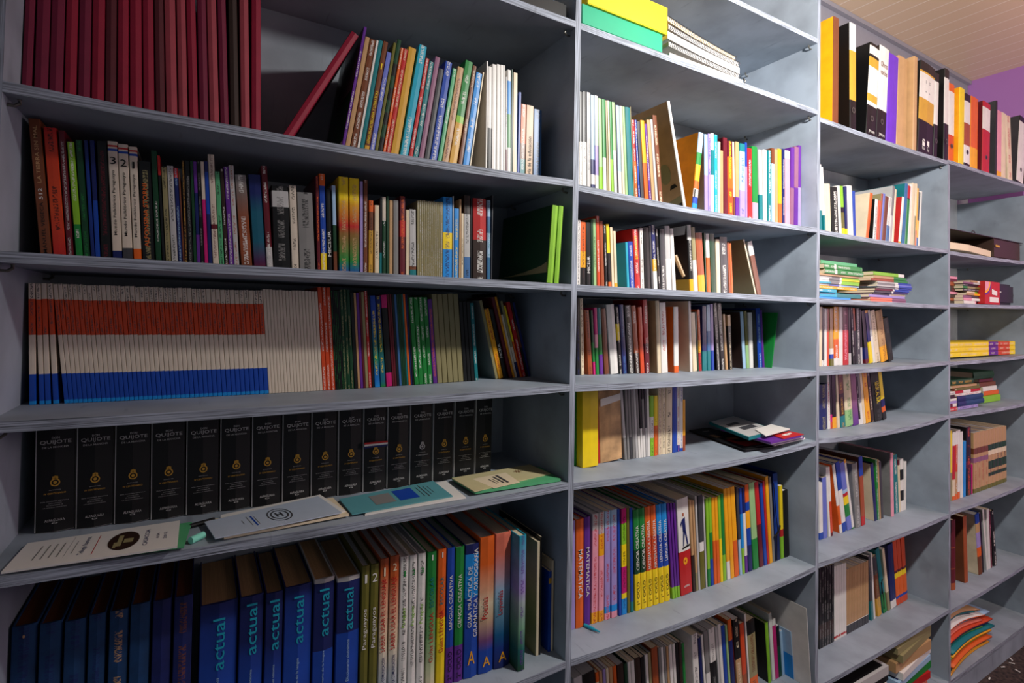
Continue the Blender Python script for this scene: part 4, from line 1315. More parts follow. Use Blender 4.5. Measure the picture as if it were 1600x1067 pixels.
# third bay, second row: two stacks
C2 = (1270, 370, 7.27)
stack(3, 2, C2, [
 (20, 430, 30, .05, 'sb', None, None, 'paperback', 'sky blue thin book at the bottom of the left stack'),
 (80, 545, 50, .06, 'tq.4,tl', None, None, 'paperback', 'teal book second from the bottom of the left stack'),
 (20, 270, 38, .05, 'tq', 'w', None, 'paperback', 'turquoise short book third from the bottom of the left stack'),
 (40, 500, 36, .05, 'oy', 'w', None, 'paperback', 'amber book fourth from the bottom of the left stack'),
 (60, 522, 22, .05, 'lg.25,pb.5,w.55,lb', None, 'lb', 'magazine', 'lowest striped lime and grey magazine of the left stack'),
 (55, 526, 22, .045, 'tq.3,gr.5,w.55,lm', None, 'lb', 'magazine', 'second striped lime and grey magazine of the left stack'),
 (65, 530, 22, .05, 'w.25,gr.5,w.55,lm', None, 'lb', 'magazine', 'third striped lime and grey magazine of the left stack'),
 (60, 533, 22, .048, 'w.25,gr.5,w.55,ye', None, 'lb', 'magazine', 'fourth striped lime and grey magazine of the left stack'),
 (70, 530, 20, .05, 'lg.3,gr.5,w.55,lm', None, 'lb', 'magazine', 'topmost striped lime and grey magazine of the left stack'),
 (20, 530, 24, .045, 'tn', None, None, 'paperback', 'tan book above the lime striped magazines'),
 (140, 575, 56, .04, 'gn.25,w.3,gn', 'w', None, 'paperback', 'green book with white lettering, lower of two'),
 (130, 560, 56, .04, 'gn.25,w.3,gn', 'w', None, 'paperback', 'green book with white lettering, upper of two'),
 (90, 500, 45, .06, 'sg', None, None, 'paperback', 'dull green book on top of the left stack')],
 'books stacked flat in the second row of the third bay', 'third bay')
stack(3, 2, C2, [
 (655, 1055, 26, .05, 'sa.6,mv', None, None, 'paperback', 'salmon and mauve book at the foot of the right stack'),
 (655, 1058, 26, .05, 'sa.6,mv', None, None, 'paperback', 'second salmon and mauve book of the right stack'),
 (640, 1045, 30, .05, 'li', None, 'pu', 'paperback', 'lilac book with purple cover in the right stack'),
 (680, 1050, 24, .06, 'dg.5,w.55,cr', None, None, 'magazine', 'lowest black spined magazine of the right stack'),
 (700, 1080, 24, .05, 'dg.5,w.55,nv', None, 'lb', 'magazine', 'second black spined magazine of the right stack'),
 (710, 1095, 24, .05, 'mr.5,w.55,bl', None, 'lb', 'magazine', 'third dark spined magazine of the right stack'),
 (735, 1120, 20, .05, 'gr.5,w.6,bl', None, 'lb', 'magazine', 'lowest blue and white magazine of the right stack'),
 (725, 1130, 20, .045, 'lg.5,w.6,bl', None, 'lb', 'magazine', 'second blue and white magazine of the right stack'),
 (740, 1120, 20, .05, 'gr.5,w.6,pb', None, 'lb', 'magazine', 'third blue and white magazine of the right stack'),
 (735, 1115, 20, .05, 'lg.5,w.6,bl', None, 'lb', 'magazine', 'topmost blue and white magazine of the right stack'),
 (665, 1080, 28, .05, 'cp.6,gn', None, None, 'paperback', 'copper and green book, lower of two in the right stack'),
 (695, 1060, 34, .05, 'tn.6,gn', None, None, 'paperback', 'tan and green book, upper of two in the right stack'),
 (690, 1038, 42, .05, 'lm.8,w', None, 'gr', 'paperback', 'lime green book with white tip topping the right stack')],
 'books stacked flat in the second row of the third bay', 'third bay')
# fourth bay
D2 = (1470, 390, 10.67)
stack(4, 2, D2, [
 (140, 300, 50, .07, 'db', None, None, 'paperback', 'dark brown book at the bottom left of the pile'),
 (140, 290, 50, .07, 'cp.6,db', None, None, 'paperback', 'brown book with copper tip low in the left pile'),
 (140, 295, 60, .07, 'db', None, None, 'paperback', 'dark brown book under the pink one'),
 (140, 300, 40, .07, 'pk', None, None, 'paperback', 'dusty pink book low in the left pile'),
 (140, 240, 95, .07, 'db.5,mr', None, None, 'paperback', 'thick dark brown book in the middle of the left pile'),
 (140, 280, 70, .07, 'cp', None, None, 'paperback', 'copper coloured book near the top of the left pile'),
 (140, 270, 45, .07, 'mr', None, None, 'paperback', 'maroon book second from the top of the left pile'),
 (140, 275, 45, .07, 'pk', None, None, 'paperback', 'pink book topping the left pile')],
 'piled books in the second row of the fourth bay', 'fourth bay')
stack(4, 2, D2, [
 (385, 590, 55, .03, 'w.9,pk', None, None, 'magazine', 'cream magazine at the foot of the middle pile'),
 (380, 720, 45, .03, 'pk.4,w', None, 'li', 'magazine', 'pink and white magazine second from the foot'),
 (375, 700, 45, .035, 'mv.4,dg.8,mv', None, 'li', 'magazine', 'mauve magazine third from the foot of the middle pile'),
 (430, 680, 38, .03, 'tn.5,oy', None, None, 'magazine', 'tan and amber magazine in the middle pile'),
 (440, 690, 30, .04, 'cr.5,lm', None, None, 'magazine', 'lime tipped magazine in the middle pile'),
 (375, 640, 38, .035, 'dg', 'w', 'bk', 'magazine', 'dark grey magazine with white streaks in the middle pile'),
 (380, 700, 38, .03, 'gn.2,kh.6,ol', None, None, 'magazine', 'olive magazine in the middle pile'),
 (375, 620, 38, .035, 'bk', 'w', None, 'magazine', 'black magazine near the top of the middle pile'),
 (380, 700, 35, .03, 'mv.5,lg', None, None, 'magazine', 'mauve and grey magazine near the top of the middle pile'),
 (500, 870, 30, .03, 'tn.3,w', None, 'w', 'magazine', 'white magazine topping the middle pile')],
 'magazines in the second row of the fourth bay', 'fourth bay')
def Xat(b, k, px, Y): return solve_x(px, lambda X: Y, b, k, DX[b-1]+.5)
def stand(b, k, X): return shelf_z(b, k, X)+.0006
# red box with rainbow print, standing between pile and loudspeaker
Y = .01*S; x0, x1 = Xat(4, 2, 1470+735/10.67, Y), Xat(4, 2, 1470+985/10.67, Y); z = max(stand(4, 2, x0), stand(4, 2, x1)); zt = at_y(1470+860/10.67, 390+535/10.67, Y).z
o = link('game_box', MB().box((0, 0, 0), (x1-x0, .03, zt-z)).mesh('game_box', .0015), ink('rd'), None, (x0, Y, z)); tag(o, 'red box with rainbow arc and white panels standing before the magazines', 'box')
mb = MB(); wdt, hh = x1-x0, zt-z
for r0, c in ((.42, 'pu'), (.36, 'oy'), (.28, 'pk')):
    q = MB(); n = 10
    for i in range(n):
        a, b2 = math.pi/2*i/n, math.pi/2*(i+1)/n
        q.quad([(.001, -.0006-(.42-r0)*.003, hh*.98)] + [(wdt*r0*math.sin(t_), -.0006-(.42-r0)*.003, hh*(.98-r0*1.4*math.cos(t_))) for t_ in (a, b2)][::-1])
    part(o, 'rainbow_band', q, ink(c))
q = MB().quad([(wdt*.3, -.001, hh*.1), (wdt*.9, -.001, hh*.1), (wdt*.9, -.001, hh*.32), (wdt*.3, -.001, hh*.32)]).quad([(wdt*.45, -.001, hh*.44), (wdt*.8, -.001, hh*.40), (wdt*.8, -.001, hh*.58), (wdt*.45, -.001, hh*.68)]); part(o, 'printed_panel', q, ink('w'))
# black loudspeaker / radio lying right of it
M_BLK = plain('black_plastic', (22, 20, 22), .35, .5)
Y = .05*S; x0 = x1+.004; x1 = Xat(4, 2, 1470+1300/10.67, Y); z = max(stand(4, 2, x0), stand(4, 2, x1))+.0005; zt = at_y(1470+1100/10.67, 390+575/10.67, Y).z
hh = zt-z; wd = x1-x0
o = bpy.data.objects.new('portable_speaker', None); COL.objects.link(o); o.location = (x0, Y, z); tag(o, 'black portable loudspeaker with round end cone beside the red box', 'speaker')
part(o, 'body', MB().box((0, 0, 0), (wd*.82, .13, hh)), M_BLK, .012)
cb = MB().tube([(wd*.80, .065, hh*.5), (wd*.9, .065, hh*.5), (wd*.97, .065, hh*.5)], [hh*.49, hh*.49, hh*.44], 20); part(o, 'end_ring', cb, M_BLK)
cb = MB(); 
for i in range(20):
    a, b2 = 2*math.pi*i/20, 2*math.pi*(i+1)/20; cb.quad([(wd*.985, .065, hh*.5), (wd*.975, .065+.7*hh*.44*math.cos(a), hh*.5+.7*hh*.44*math.sin(a)), (wd*.975, .065+.7*hh*.44*math.cos(b2), hh*.5+.7*hh*.44*math.sin(b2))])
part(o, 'cone', cb, ink('mv'))
part(o, 'badge', MB().box((wd*.25, -.001, hh*.55), (wd*.35, .0005, hh*.62)), ink('lg'))
# D1: bag, white box
D1 = (1470, 300, 8.89); Y = .02*S
x0 = DX[3]+TH/2+.003; xa, xc = Xat(4, 1, 1470+390/8.89, Y), Xat(4, 1, 1470+805/8.89, Y); z = max(stand(4, 1, x0), stand(4, 1, xc), stand(4, 1, DX[4]-.02))+.0015
zt = at_y(1470+400/8.89, 300+715/8.89, Y).z
o = link('box', MB().slab([(x0, Y+.02, z), (xa, Y, z), (xc, Y+.03, z), (xc, Y+.16, z), (x0, Y+.16, z)], zt-z-.006).mesh('box', .001), ink('cr')); tag(o, 'flat white card box with magenta swirl lying in the fourth bay', 'box')
part(o, 'swirl', MB().slab([(x0+.002, Y+.0185, z+.01), (x0+.03, Y+.0135, z+.004), (x0+.055, Y+.008, z+.012), (x0+.03, Y+.012, z+.018)], .004), ink('mg'))
xe = min(DX[4]-.03, Xat(4, 1, 1470+1150/8.89, Y+.02))
z2 = at_y(1470+900/8.89, 300+690/8.89, .05).z
mb = MB().slab([(x0+.004, Y+.17, z), (xc+.002, Y+.17, z), (xc+.002, Y+.02, z), (xe-.02, Y+.015, z), (xe, .28, z), (x0+.004, .28, z)], z2-z)
o = link('briefcase', mb.mesh('briefcase', .004), plain('brown_leatherette', (60, 38, 28), .45, .5)); tag(o, 'dark brown bag lying behind the white box, gilt lettering on its side', 'bag')
part(o, 'flap', MB().slab([(x0+.004, Y+.03, z2+.0005), (xe, Y+.01, z2+.0005), (xe, .28, z2+.0005), (x0+.004, .28, z2+.0005)], .003), plain('dark_vinyl', (34, 30, 30), .4))
part(o, 'handle', MB().tube([((xa+xc)/2+dx, .06, z2+.003+dz) for dx, dz in ((-.02, 0), (-.018, .012), (-.01, .018), (.01, .018), (.018, .012), (.02, 0))], .0022, 6), ink('dg'))
part(o, 'gilt_lettering', MB().box((xc+.01, Y+.0145, z+(z2-z)*.55), (xc+.06, Y+.0152, z+(z2-z)*.65)), ink('go'))
# D3: yellow pack
Y = .06*S; x0 = DX[3]+TH/2+.02; xa = Xat(4, 3, 1470+410/5.93, Y); xc = Xat(4, 3, 1470+597/5.93, Y+.04); z = max(stand(4, 3, xa), stand(4, 3, xc))
zt = at_y(1470+410/5.93, 470+378/5.93, Y).z; n = 3; hh = (zt-z)/n
for i in range(n):
    zz = z+i*hh
    o = flat_book('paperback', ('lowest', 'middle', 'topmost')[i]+' of three yellow books lying with purple and orange spine ends', 'book', 4, x0, xc, Y, zz, hh*.97, .17, parse_bands('ye.62,pu.75,ro.92,ye'), 'cr', 'ye', 'b', 'yellow books in the third row of the fourth bay')
o = link('crumpled_paper', MB().slab([(x0-.012, Y+.02, z), (x0-.001, Y+.005, z+.001), (x0-.002, Y+.06, z), (x0-.012, Y+.06, z)], .02).slab([(x0-.010, Y+.02, z+.022), (x0-.001, Y+.01, z+.024), (x0-.004, Y+.06, z+.023)], .016).mesh('crumpled_paper', .001), ink('tn')); tag(o, 'crumpled brown paper wedged left of the three yellow books', 'paper')
# D4
D4 = (1470, 470, 5.93)
stack(4, 4, D4, [
 (88, 150, 36, .04, 'rd', 'w', None, 'magazine', 'red magazine at the foot of the leftmost pile'),
 (88, 145, 30, .045, 'mr.4,w', None, None, 'magazine', 'maroon and white magazine in the leftmost pile'),
 (88, 148, 24, .045, 'li', None, None, 'magazine', 'lilac magazine in the leftmost pile'),
 (88, 145, 22, .045, 'w', None, None, 'magazine', 'white magazine in the leftmost pile'),
 (88, 130, 34, .045, 'db', None, None, 'magazine', 'brown magazine in the leftmost pile'),
 (88, 135, 30, .045, 'w', 'bk', None, 'magazine', 'pale magazine topping the leftmost pile')],
 'small pile at the left of the fourth row', 'fourth bay', )
stack(4, 4, D4, [
 (160, 345, 30, .05, 'li', 'nv', 'tn', 'paperback', 'lilac book at the foot of the middle pile'),
 (158, 400, 50, .05, 'nv.3,ob', None, 'ob', 'hardback_book', 'navy hardback, lower of two in the middle pile', 'h'),
 (155, 390, 48, .05, 'nv.3,ob', None, 'ob', 'hardback_book', 'navy hardback, upper of two in the middle pile', 'h'),
 (140, 372, 24, .05, 'w', 'rd', 'w', 'paperback', 'white book with red marks above the navy hardbacks'),
 (138, 365, 26, .05, 'rd.3,w.6,rd', None, None, 'paperback', 'red and white book in the middle pile'),
 (150, 362, 26, .05, 'ol', None, 'lm', 'paperback', 'olive book near the top of the middle pile'),
 (105, 335, 22, .05, 'tn', None, None, 'paperback', 'tan book near the top of the middle pile'),
 (95, 300, 50, .06, 'dn', 'go', 'dn', 'hardback_book', 'dark green hardback with gilt lettering topping the middle pile', 'h')],
 'middle pile in the fourth row', 'fourth bay')
stack(4, 4, D4, [
 (370, 552, 62, .10, 'lm', None, 'lm', 'paperback', 'lime green book at the foot of the right pile'),
 (400, 536, 40, .11, 'or', None, None, 'paperback', 'orange book second from the foot of the right pile'),
 (390, 518, 42, .11, 'w', None, None, 'paperback', 'white book above the orange one in the right pile'),
 (360, 508, 40, .115, 'bn', None, None, 'paperback', 'brown book in the right pile'),
 (355, 485, 28, .12, 'mr', None, None, 'paperback', 'maroon book under the green box in the right pile'),
 (300, 488, 70, .125, 'dn', None, 'dn', 'hardback_book', 'thick dark green hardback topping the right pile', 'h')],
 'right pile in the fourth row', 'fourth bay')

# second bay top: box files and spiral notebooks
def card(name, c): return plain(name, c, .5, .4)
Y = -.004; k = 0
x0 = DX[1]+TH/2+.004; xg = Xat(2, 0, 880+598/3.81, Y); z = max(shelf_z(2, 0, x0), shelf_z(2, 0, xg))+.0006
zt = at_y(880+600/3.81, 203/3.81, Y).z
gr_ = link('box_file', MB().box((x0, .0, z), (xg, .24, zt)).mesh('box_file', .0015), card('glossy_green_card', (10, 160, 118))); tag(gr_, 'green box file lying at the front of the top shelf', 'box')
xy0 = Xat(2, 0, 905, Y)+.02; xy1 = at_y(880+618/3.81, 200/3.81, Y).x; 
yl = link('box_file', MB().box((x0+.012, -.006, zt+.0006), (xy1, .22, zt+.075)).mesh('box_file', .0015), card('glossy_yellow_card', (250, 214, 8))); tag(yl, 'bright yellow box file lying on top of the green one', 'box')
# spiral notebooks: sagging limp blocks
def notebook(label, x0, x1, y0, z0, th, depth, sag, tilt, c, spiral=True):
    n = 12; mb = MB(); P = []
    for i in range(n+1):
        X_ = x0+(x1-x0)*i/n; u = (X_-xn0)/(xn1-xn0); P.append((X_, z0+tilt*(1-u)+sag*(1-min(1, u))**2))
    for i in range(n):
        (a, za), (b_, zb) = P[i], P[i+1]
        mb.quad([(a, y0, za), (b_, y0, zb), (b_, y0, zb+th), (a, y0, za+th)]); mb.quad([(a, y0, za+th), (b_, y0, zb+th), (b_, y0+depth, zb+th), (a, y0+depth, za+th)])
        mb.quad([(a, y0+depth, za), (b_, y0+depth, zb), (b_, y0, zb), (a, y0, za)]); mb.quad([(b_, y0+depth, zb), (a, y0+depth, za), (a, y0+depth, za+th), (b_, y0+depth, zb+th)])
    mb.quad([(x0, y0, P[0][1]), (x0, y0, P[0][1]+th), (x0, y0+depth, P[0][1]+th), (x0, y0+depth, P[0][1])]); mb.quad([(x1, y0, P[-1][1]+th), (x1, y0, P[-1][1]), (x1, y0+depth, P[-1][1]), (x1, y0+depth, P[-1][1]+th)])
    o = link('notebook', mb.mesh('notebook'), ink(c)); tag(o, label, 'notebook', 'spiral notebooks')
    if spiral:
        sp = MB(); m_ = 46
        for i in range(m_):
            u = (i+.5)/m_; j = min(n-1, int(u*n)); f = u*n-j; zc = P[j][1]*(1-f)+P[j+1][1]*f+th/2; X = x0+(x1-x0)*u; r = th*.5
            sp.tube([(X, y0-.002+r*math.cos(a), zc+r*math.sin(a)) for a in [math.pi*q/4 for q in range(2, 7)]], .0009, 4, cap=False)
        part(o, 'spiral_binding', sp, ink('dg'))
xn0 = at_y(880+640/3.81, 330/3.81, 0).x; xn1 = at_y(880+1075/3.81, 478/3.81, 0).x; zs = max(shelf_z(2, 0, xn0), shelf_z(2, 0, xn1))+.0008
notebook('white sheaf with blue edge at the bottom of the notebook pile', xn0, xn1, .004, zs, .010, .19, 0, 0, 'w', False)
notebook('lower black spiral notebook of the pile beside the green box file', xn0-.002, xn1-.014, .006, zs+.0112, .012, .19, .008, .010, 'lg')
notebook('thick white notebook block in the middle of the notebook pile', xn0-.006, xn1-.012, .006, zs+.0246, .020, .19, .010, .014, 'w', False)
notebook('upper black spiral notebook above the thick white block', xn0-.004, xn1-.018, .006, zs+.0462, .0125, .19, .014, .016, 'lg')
notebook('cream edged spiral notebook topping the notebook pile', xn0-.006, xn1-.03, .008, zs+.0605, .012, .19, .020, .018, 'cr')
o = link('metal_clip', MB().tube([(xn1+.012, .02, zs+.004), (xn1+.03, .02, zs+.008), (xn1+.034, .02, zs+.022), (xn1+.026, .02, zs+.026)], .003, 6).mesh('metal_clip'), M_METAL); tag(o, 'small metal clip right of the notebook pile', 'clip')
# left bay top shelf: black binder and blue book, lying
z = shelf_z(1, 0, .7)+.0006; xr = at_y(884, 14, .03).x
o = link('ring_binder', MB().box((xr-.31, .02, z), (xr, .25, z+.05)).mesh('ring_binder', .006), ink('bk')); tag(o, 'black binder lying on the topmost shelf of the left bay', 'binder')
flat_book('paperback', 'blue book lying on the black binder on the topmost shelf', 'book', 1, xr-.28, xr-.035, .03, z+.0506, .022, .17, parse_bands('sb'), None, None)

# ------------------------------------------------------------------ loose papers and booklets in front
def sheet(name, label, cat, b, k, px, dz, th, c, group=None, z=None):
    X = sum(p[0] for p in px)/len(px)
    g = FLOOR; 
    zz = z if z is not None else 0
    if z is None:
        zz = shelf_z(b, k, DX[b-1]+.5)
        for _ in range(4):
            P = [at_z(x, y, zz) for x, y in px]; zz = max(shelf_z(b, k, min(max(p.x, DX[b-1]), DX[b])) for p in P)+.0006
    P = [at_z(x, y, zz+dz) for x, y in px]
    lo, hi = DX[b-1]+TH/2+.0015, DX[b]-TH/2-.0015
    P = [Vector((min(max(p.x, lo), hi), min(max(p.y, -.03), DEP-.004), zz+dz)) for p in P]
    o = link(name, MB().slab(P, th).mesh(name), ink(c)); tag(o, label, cat, group)
    return o, P, zz+dz+th
def bil(P, u, v): # P0 front-left? mapping on quad P0..P3: u along P0->P1, v along P0->P3
    a = P[0]*(1-u)+P[1]*u; b_ = P[3]*(1-u)+P[2]*u; return a*(1-v)+b_*v
def mark_on(o, P, z, name, c, shapes=(), texts=(), lines=()):
    mb = MB()
    for (u0, v0, u1, v1) in shapes:
        mb.quad([bil(P, u, v).to_2d().to_3d()+Vector((0, 0, z+.0004)) for u, v in ((u0, v0), (u1, v0), (u1, v1), (u0, v1))])
    for s, u0, v0, u1, v1, dr in texts:
        if dr == 'v': fn = lambda a, g: bil(P, u0+(u1-u0)*(1-g), v0+(v1-v0)*a).to_2d().to_3d()+Vector((0, 0, z+.0004))
        else: fn = lambda a, g: bil(P, u0+(u1-u0)*a, v0+(v1-v0)*g).to_2d().to_3d()+Vector((0, 0, z+.0004))
        add_text(mb, s, fn)
    return part(o, name, mb, ink(c))
# white brochure at the far left (corners: front-left, front-right, back-right, back-left)
o, P, z = sheet('folder', 'pale green sheets under the white brochure at the left', 'papers', 1, 4, [(190, 869), (287, 856), (300, 817), (150, 838)], 0, .002, 'sg')
o, P, z = sheet('brochure', 'white brochure with oval photograph in front of the black novels', 'brochure', 1, 4, [(1.4, 897), (277, 856), (281, 815.6), (43, 851.5)], .0025, .003, 'w')
mb = MB(); pts = [bil(P, .64+.10*math.cos(a), .5+.34*math.sin(a)).to_2d().to_3d()+Vector((0, 0, z+.0004)) for a in [2*math.pi*i/24 for i in range(24)]]; mb.quad(pts); part(o, 'oval_photograph', mb, ink('db'))
mark_on(o, P, z+.0003, 'photograph_highlights', 'kh', [(.60, .3, .63, .7), (.64, .4, .70, .55), (.58, .25, .6, .45)])
mark_on(o, P, z, 'brochure_heading', 'nv', texts=[('Trilogía Ramírez', .38, .2, .42, .85, 'v'), ('CASACCIA', .77, .2, .80, .8, 'v'), ('ALBA', .85, .4, .87, .6, 'v'), ('2012', .9, .35, .92, .6, 'v')])
mark_on(o, P, z, 'brochure_lines', 'gr', shapes=[(.12+.045*i, .25, .128+.045*i, .75) for i in range(4)]+[(.30, .2, .302, .95), (.335, .3, .34, .75)])
mark_on(o, P, z, 'brochure_red_line', 'rd', shapes=[(.465, .15, .47, .85)])
# chalk
a = at_z(298, 838, z); b_ = at_z(318, 829, z)
ch = link('chalk', MB().tube([(a.x, a.y, z+.007), (b_.x, b_.y, z+.007)], .006, 14).mesh('chalk'), ink('sg' if False else 'tq')); ch.data.materials[0] = plain('mint_chalk', (130, 220, 196), .8); ch.location.z = shelf_z(1, 4, a.x)+.0065-z-.007+.0; tag(ch, 'short stick of mint green chalk between the papers', 'chalk')
# grey brochures
o, P, z = sheet('papers', 'white and cream sheets under the grey crested brochure', 'papers', 1, 4, [(350, 843), (545, 806), (520, 780), (330, 815)], 0, .004, 'cr')
o, P, z = sheet('papers', 'white stapled sheets fanned out behind the grey crested brochure', 'papers', 1, 4, [(342, 840), (540, 800), (500, 774), (345, 806)], .0045, .002, 'w')
o, P, z = sheet('brochure', 'pale grey brochure with round black crest and blue lines', 'brochure', 1, 4, [(336, 842.5), (534, 802), (497, 776.5), (319.5, 817)], .007, .002, 'lb')
o.data.materials[0] = plain('pale_grey_card', (176, 188, 204), .6)
mb = MB(); C0 = (.55, .5)
for r0, r1 in ((.9, 1), (.6, .72)):
    for i in range(28):
        an = [2*math.pi*i/28, 2*math.pi*(i+1)/28]
        mb.quad([bil(P, C0[0]+.10*r*math.cos(q), C0[1]+.33*r*math.sin(q)).to_2d().to_3d()+Vector((0, 0, z+.0004)) for r, q in ((r0, an[0]), (r1, an[0]), (r1, an[1]), (r0, an[1]))])
part(o, 'round_crest', mb, ink('dg'))
mark_on(o, P, z, 'crest_letters', 'dg', shapes=[(.52, .4, .535, .62), (.56, .4, .575, .62), (.53, .5, .57, .54)])
mark_on(o, P, z, 'blue_line', 'bl', shapes=[(.33, .2, .342, .75)]); mark_on(o, P, z, 'small_lines', 'gr', shapes=[(.30, .25, .306, .75), (.355, .25, .36, .7), (.25, .4, .255, .6)])
# black pen lying behind
a = at_z(298, 818, z); b_ = at_z(335, 808, z); zz = shelf_z(1, 4, a.x)+.005
pn = link('pen', MB().tube([(a.x, a.y, zz), (b_.x, b_.y, zz)], .004, 10).mesh('pen'), ink('bk')); tag(pn, 'thin black pen between the brochures at the feet of the novels', 'pen')
# teal brochure
o, P, z = sheet('papers', 'white sheets poking out from under the teal brochure', 'papers', 1, 4, [(570, 806), (728, 779), (697, 753), (600, 770)], 0, .003, 'w')
o, P, z = sheet('brochure', 'teal brochure with two small pictures', 'brochure', 1, 4, [(550, 805), (707.5, 776), (677, 752.5), (530, 781)], .0035, .002, 'tl')
o.data.materials[0] = plain('soft_teal_card', (86, 150, 158), .6)
mark_on(o, P, z, 'grey_picture', 'gr', shapes=[(.26, .25, .46, .8)]); mark_on(o, P, z, 'blue_picture', 'bl', shapes=[(.50, .25, .70, .85)])
mark_on(o, P, z, 'small_lines', 'dg', shapes=[(.75, .25, .757, .8), (.79, .2, .80, .9), (.83, .3, .836, .8), (.87, .35, .875, .75)])
# beige papers at the right end
o, P, z = sheet('papers', 'green edged papers under the beige ones at the right end', 'papers', 1, 4, [(742, 772), (876, 752), (850, 732), (706, 750)], 0, .006, 'sg')
o, P, z = sheet('brochure', 'beige brochure with a dark insect-like mark', 'brochure', 1, 4, [(741, 769), (860, 741), (828, 726.5), (706, 748)], .0065, .002, 'tn')
o.data.materials[0] = plain('beige_card', (196, 184, 140), .6)
mb = MB(); c = bil(P, .72, .62)
for i in range(8):
    an = i*math.pi/4; c2 = c.to_2d().to_3d()+Vector((0, 0, z+.0005)); mb.quad([c2+Vector((.003*math.cos(an-.6), .003*math.sin(an-.6), 0)), c2+Vector((.014*math.cos(an), .014*math.sin(an), 0)), c2+Vector((.003*math.cos(an+.6), .003*math.sin(an+.6), 0))])
part(o, 'dark_mark', mb, ink('bn'))
o, P, z = sheet('card', 'small cream card with dark heading lying on the beige brochure', 'card', 1, 4, [(771, 763), (812, 754), (790, 739), (738, 749)], .009, .0012, 'cr')
mark_on(o, P, z, 'heading', 'dg', shapes=[(.5, .2, .56, .85), (.62, .15, .70, .9), (.3, .25, .33, .7), (.4, .3, .42, .7)])
# second bay, fifth row: magazines
o, P, z = sheet('magazine', 'black magazine with red and cream picture lying near the shelf front', 'magazine', 2, 4, [(1165, 704), (1222, 698), (1097, 667), (1072, 672)], .0015, .003, 'bk')
mark_on(o, P, z, 'red_picture', 'rd', shapes=[(.2, .12, .75, .42)]); mark_on(o, P, z, 'pale_picture', 'tn', shapes=[(.35, .3, .72, .5), (.15, .55, .35, .68)]); mark_on(o, P, z, 'small_title', 'lg', shapes=[(.4, .06, .8, .075), (.3, .85, .6, .87)])
base = z
L = [(0, .005, 'w', 'white and blue magazine at the foot of the fanned pile'), (.0055, .006, 'pu', 'purple magazine in the fanned pile'), (.012, .004, 'w', 'white magazine above the purple one'), (.0165, .006, 'pu', 'second purple magazine in the fanned pile')]
for i, (dz, th, c, lab) in enumerate(L):
    o, P, z = sheet('magazine', lab+', second bay', 'magazine', 2, 4, [(1210-i*2, 697-i), (1258-i*2, 686-i), (1168, 664), (1125, 672)], .005+dz, th, c, 'fanned magazines')
o, P, z = sheet('magazine', 'teal edged grey magazine on the fanned pile', 'magazine', 2, 4, [(1170, 688), (1215, 676), (1146, 653), (1108, 663)], .028, .009, 'tl', 'fanned magazines')
mark_on(o, P, z, 'cover_photo', 'lg', shapes=[(.03, .02, .97, .98)]); mark_on(o, P, z+.0003, 'cover_title', 'dg', shapes=[(.3, .3, .8, .45), (.2, .6, .6, .7)])
o, P, z = sheet('papers', 'loose white sheets on top of the grey magazine', 'papers', 2, 4, [(1196, 682), (1234, 671), (1205, 664), (1180, 672)], .038, .003, 'w')
o, P, z = sheet('card', 'red card with white drawing at the right of the magazine pile', 'card', 2, 4, [(1224, 686), (1256, 679), (1232, 674), (1204, 680)], .028, .002, 'rd')
mark_on(o, P, z, 'white_drawing', 'w', shapes=[(.3, .35, .6, .6), (.5, .5, .8, .65)])
# turquoise pen in the second bay's schoolbook row
a = at_z(913, 980, shelf_z(2, 5, .93)); b_ = at_z(937, 991, a.z); zz = shelf_z(2, 5, a.x)+.0048
pn = link('bookmark_pen', MB().tube([(a.x, a.y, zz), ((a.x+b_.x)/2, (a.y+b_.y)/2, zz), (b_.x, b_.y, zz)], [.0042, .0042, .0015], 10).mesh('pen'), ink('tq')); pn.name = 'pen'; tag(pn, 'short turquoise pen lying before the orange schoolbook', 'pen')
# dark pen behind the black hardback, third bay
a = at_z(1270+920/7.27, 460+706/7.27, shelf_z(3, 3, 2.5)); b_ = at_z(1270+1105/7.27, 460+713/7.27, a.z); zz = shelf_z(3, 3, b_.x)+.0035
pn = link('pen', MB().tube([(a.x, a.y, zz), (b_.x, b_.y, zz)], .0026, 8).mesh('pen'), ink('dg')); tag(pn, 'thin dark pen lying right of the black tilted hardback', 'pen')
# third bay, bottom: piles of papers and notebooks
def pile(b, k, ref, items, group):
    z = None
    for (xl, xr, th, y0, rot, c, c2, name, lab) in items:
        x0, x1 = DX[b-1]+xl, DX[b-1]+xr
        if z is None: z = shelf_z(b, k, x0)+.0008
        dep = .21; cx, cy = (x0+x1)/2, y0+dep/2; ca, sa = math.cos(rot), math.sin(rot); w2, d2 = (x1-x0)/2, dep/2
        pts = []
        for px_, py_ in ((-w2, -d2), (w2, -d2), (w2, d2), (-w2, d2)): pts.append((cx+px_*ca-py_*sa, cy+px_*sa+py_*ca, z))
        mb = MB().slab(pts, th*.97); o = link(name, mb.mesh(name, min(.0008, th*.2)), ink(c)); tag(o, lab, {'magazine': 'magazine', 'notebook': 'notebook'}.get(name, 'papers'), group)
        if c2:
            q = [Vector((p[0], p[1], 0)) for p in pts]; o2 = MB(); o2.quad([(bil(q, u, v)+Vector((0, 0, z+th*.97+.0003))) for u, v in ((.05, .05), (.95, .05), (.95, .95), (.05, .95))]); part(o, 'printed_face', o2, ink(c2))
        z += th+.0006
    return z
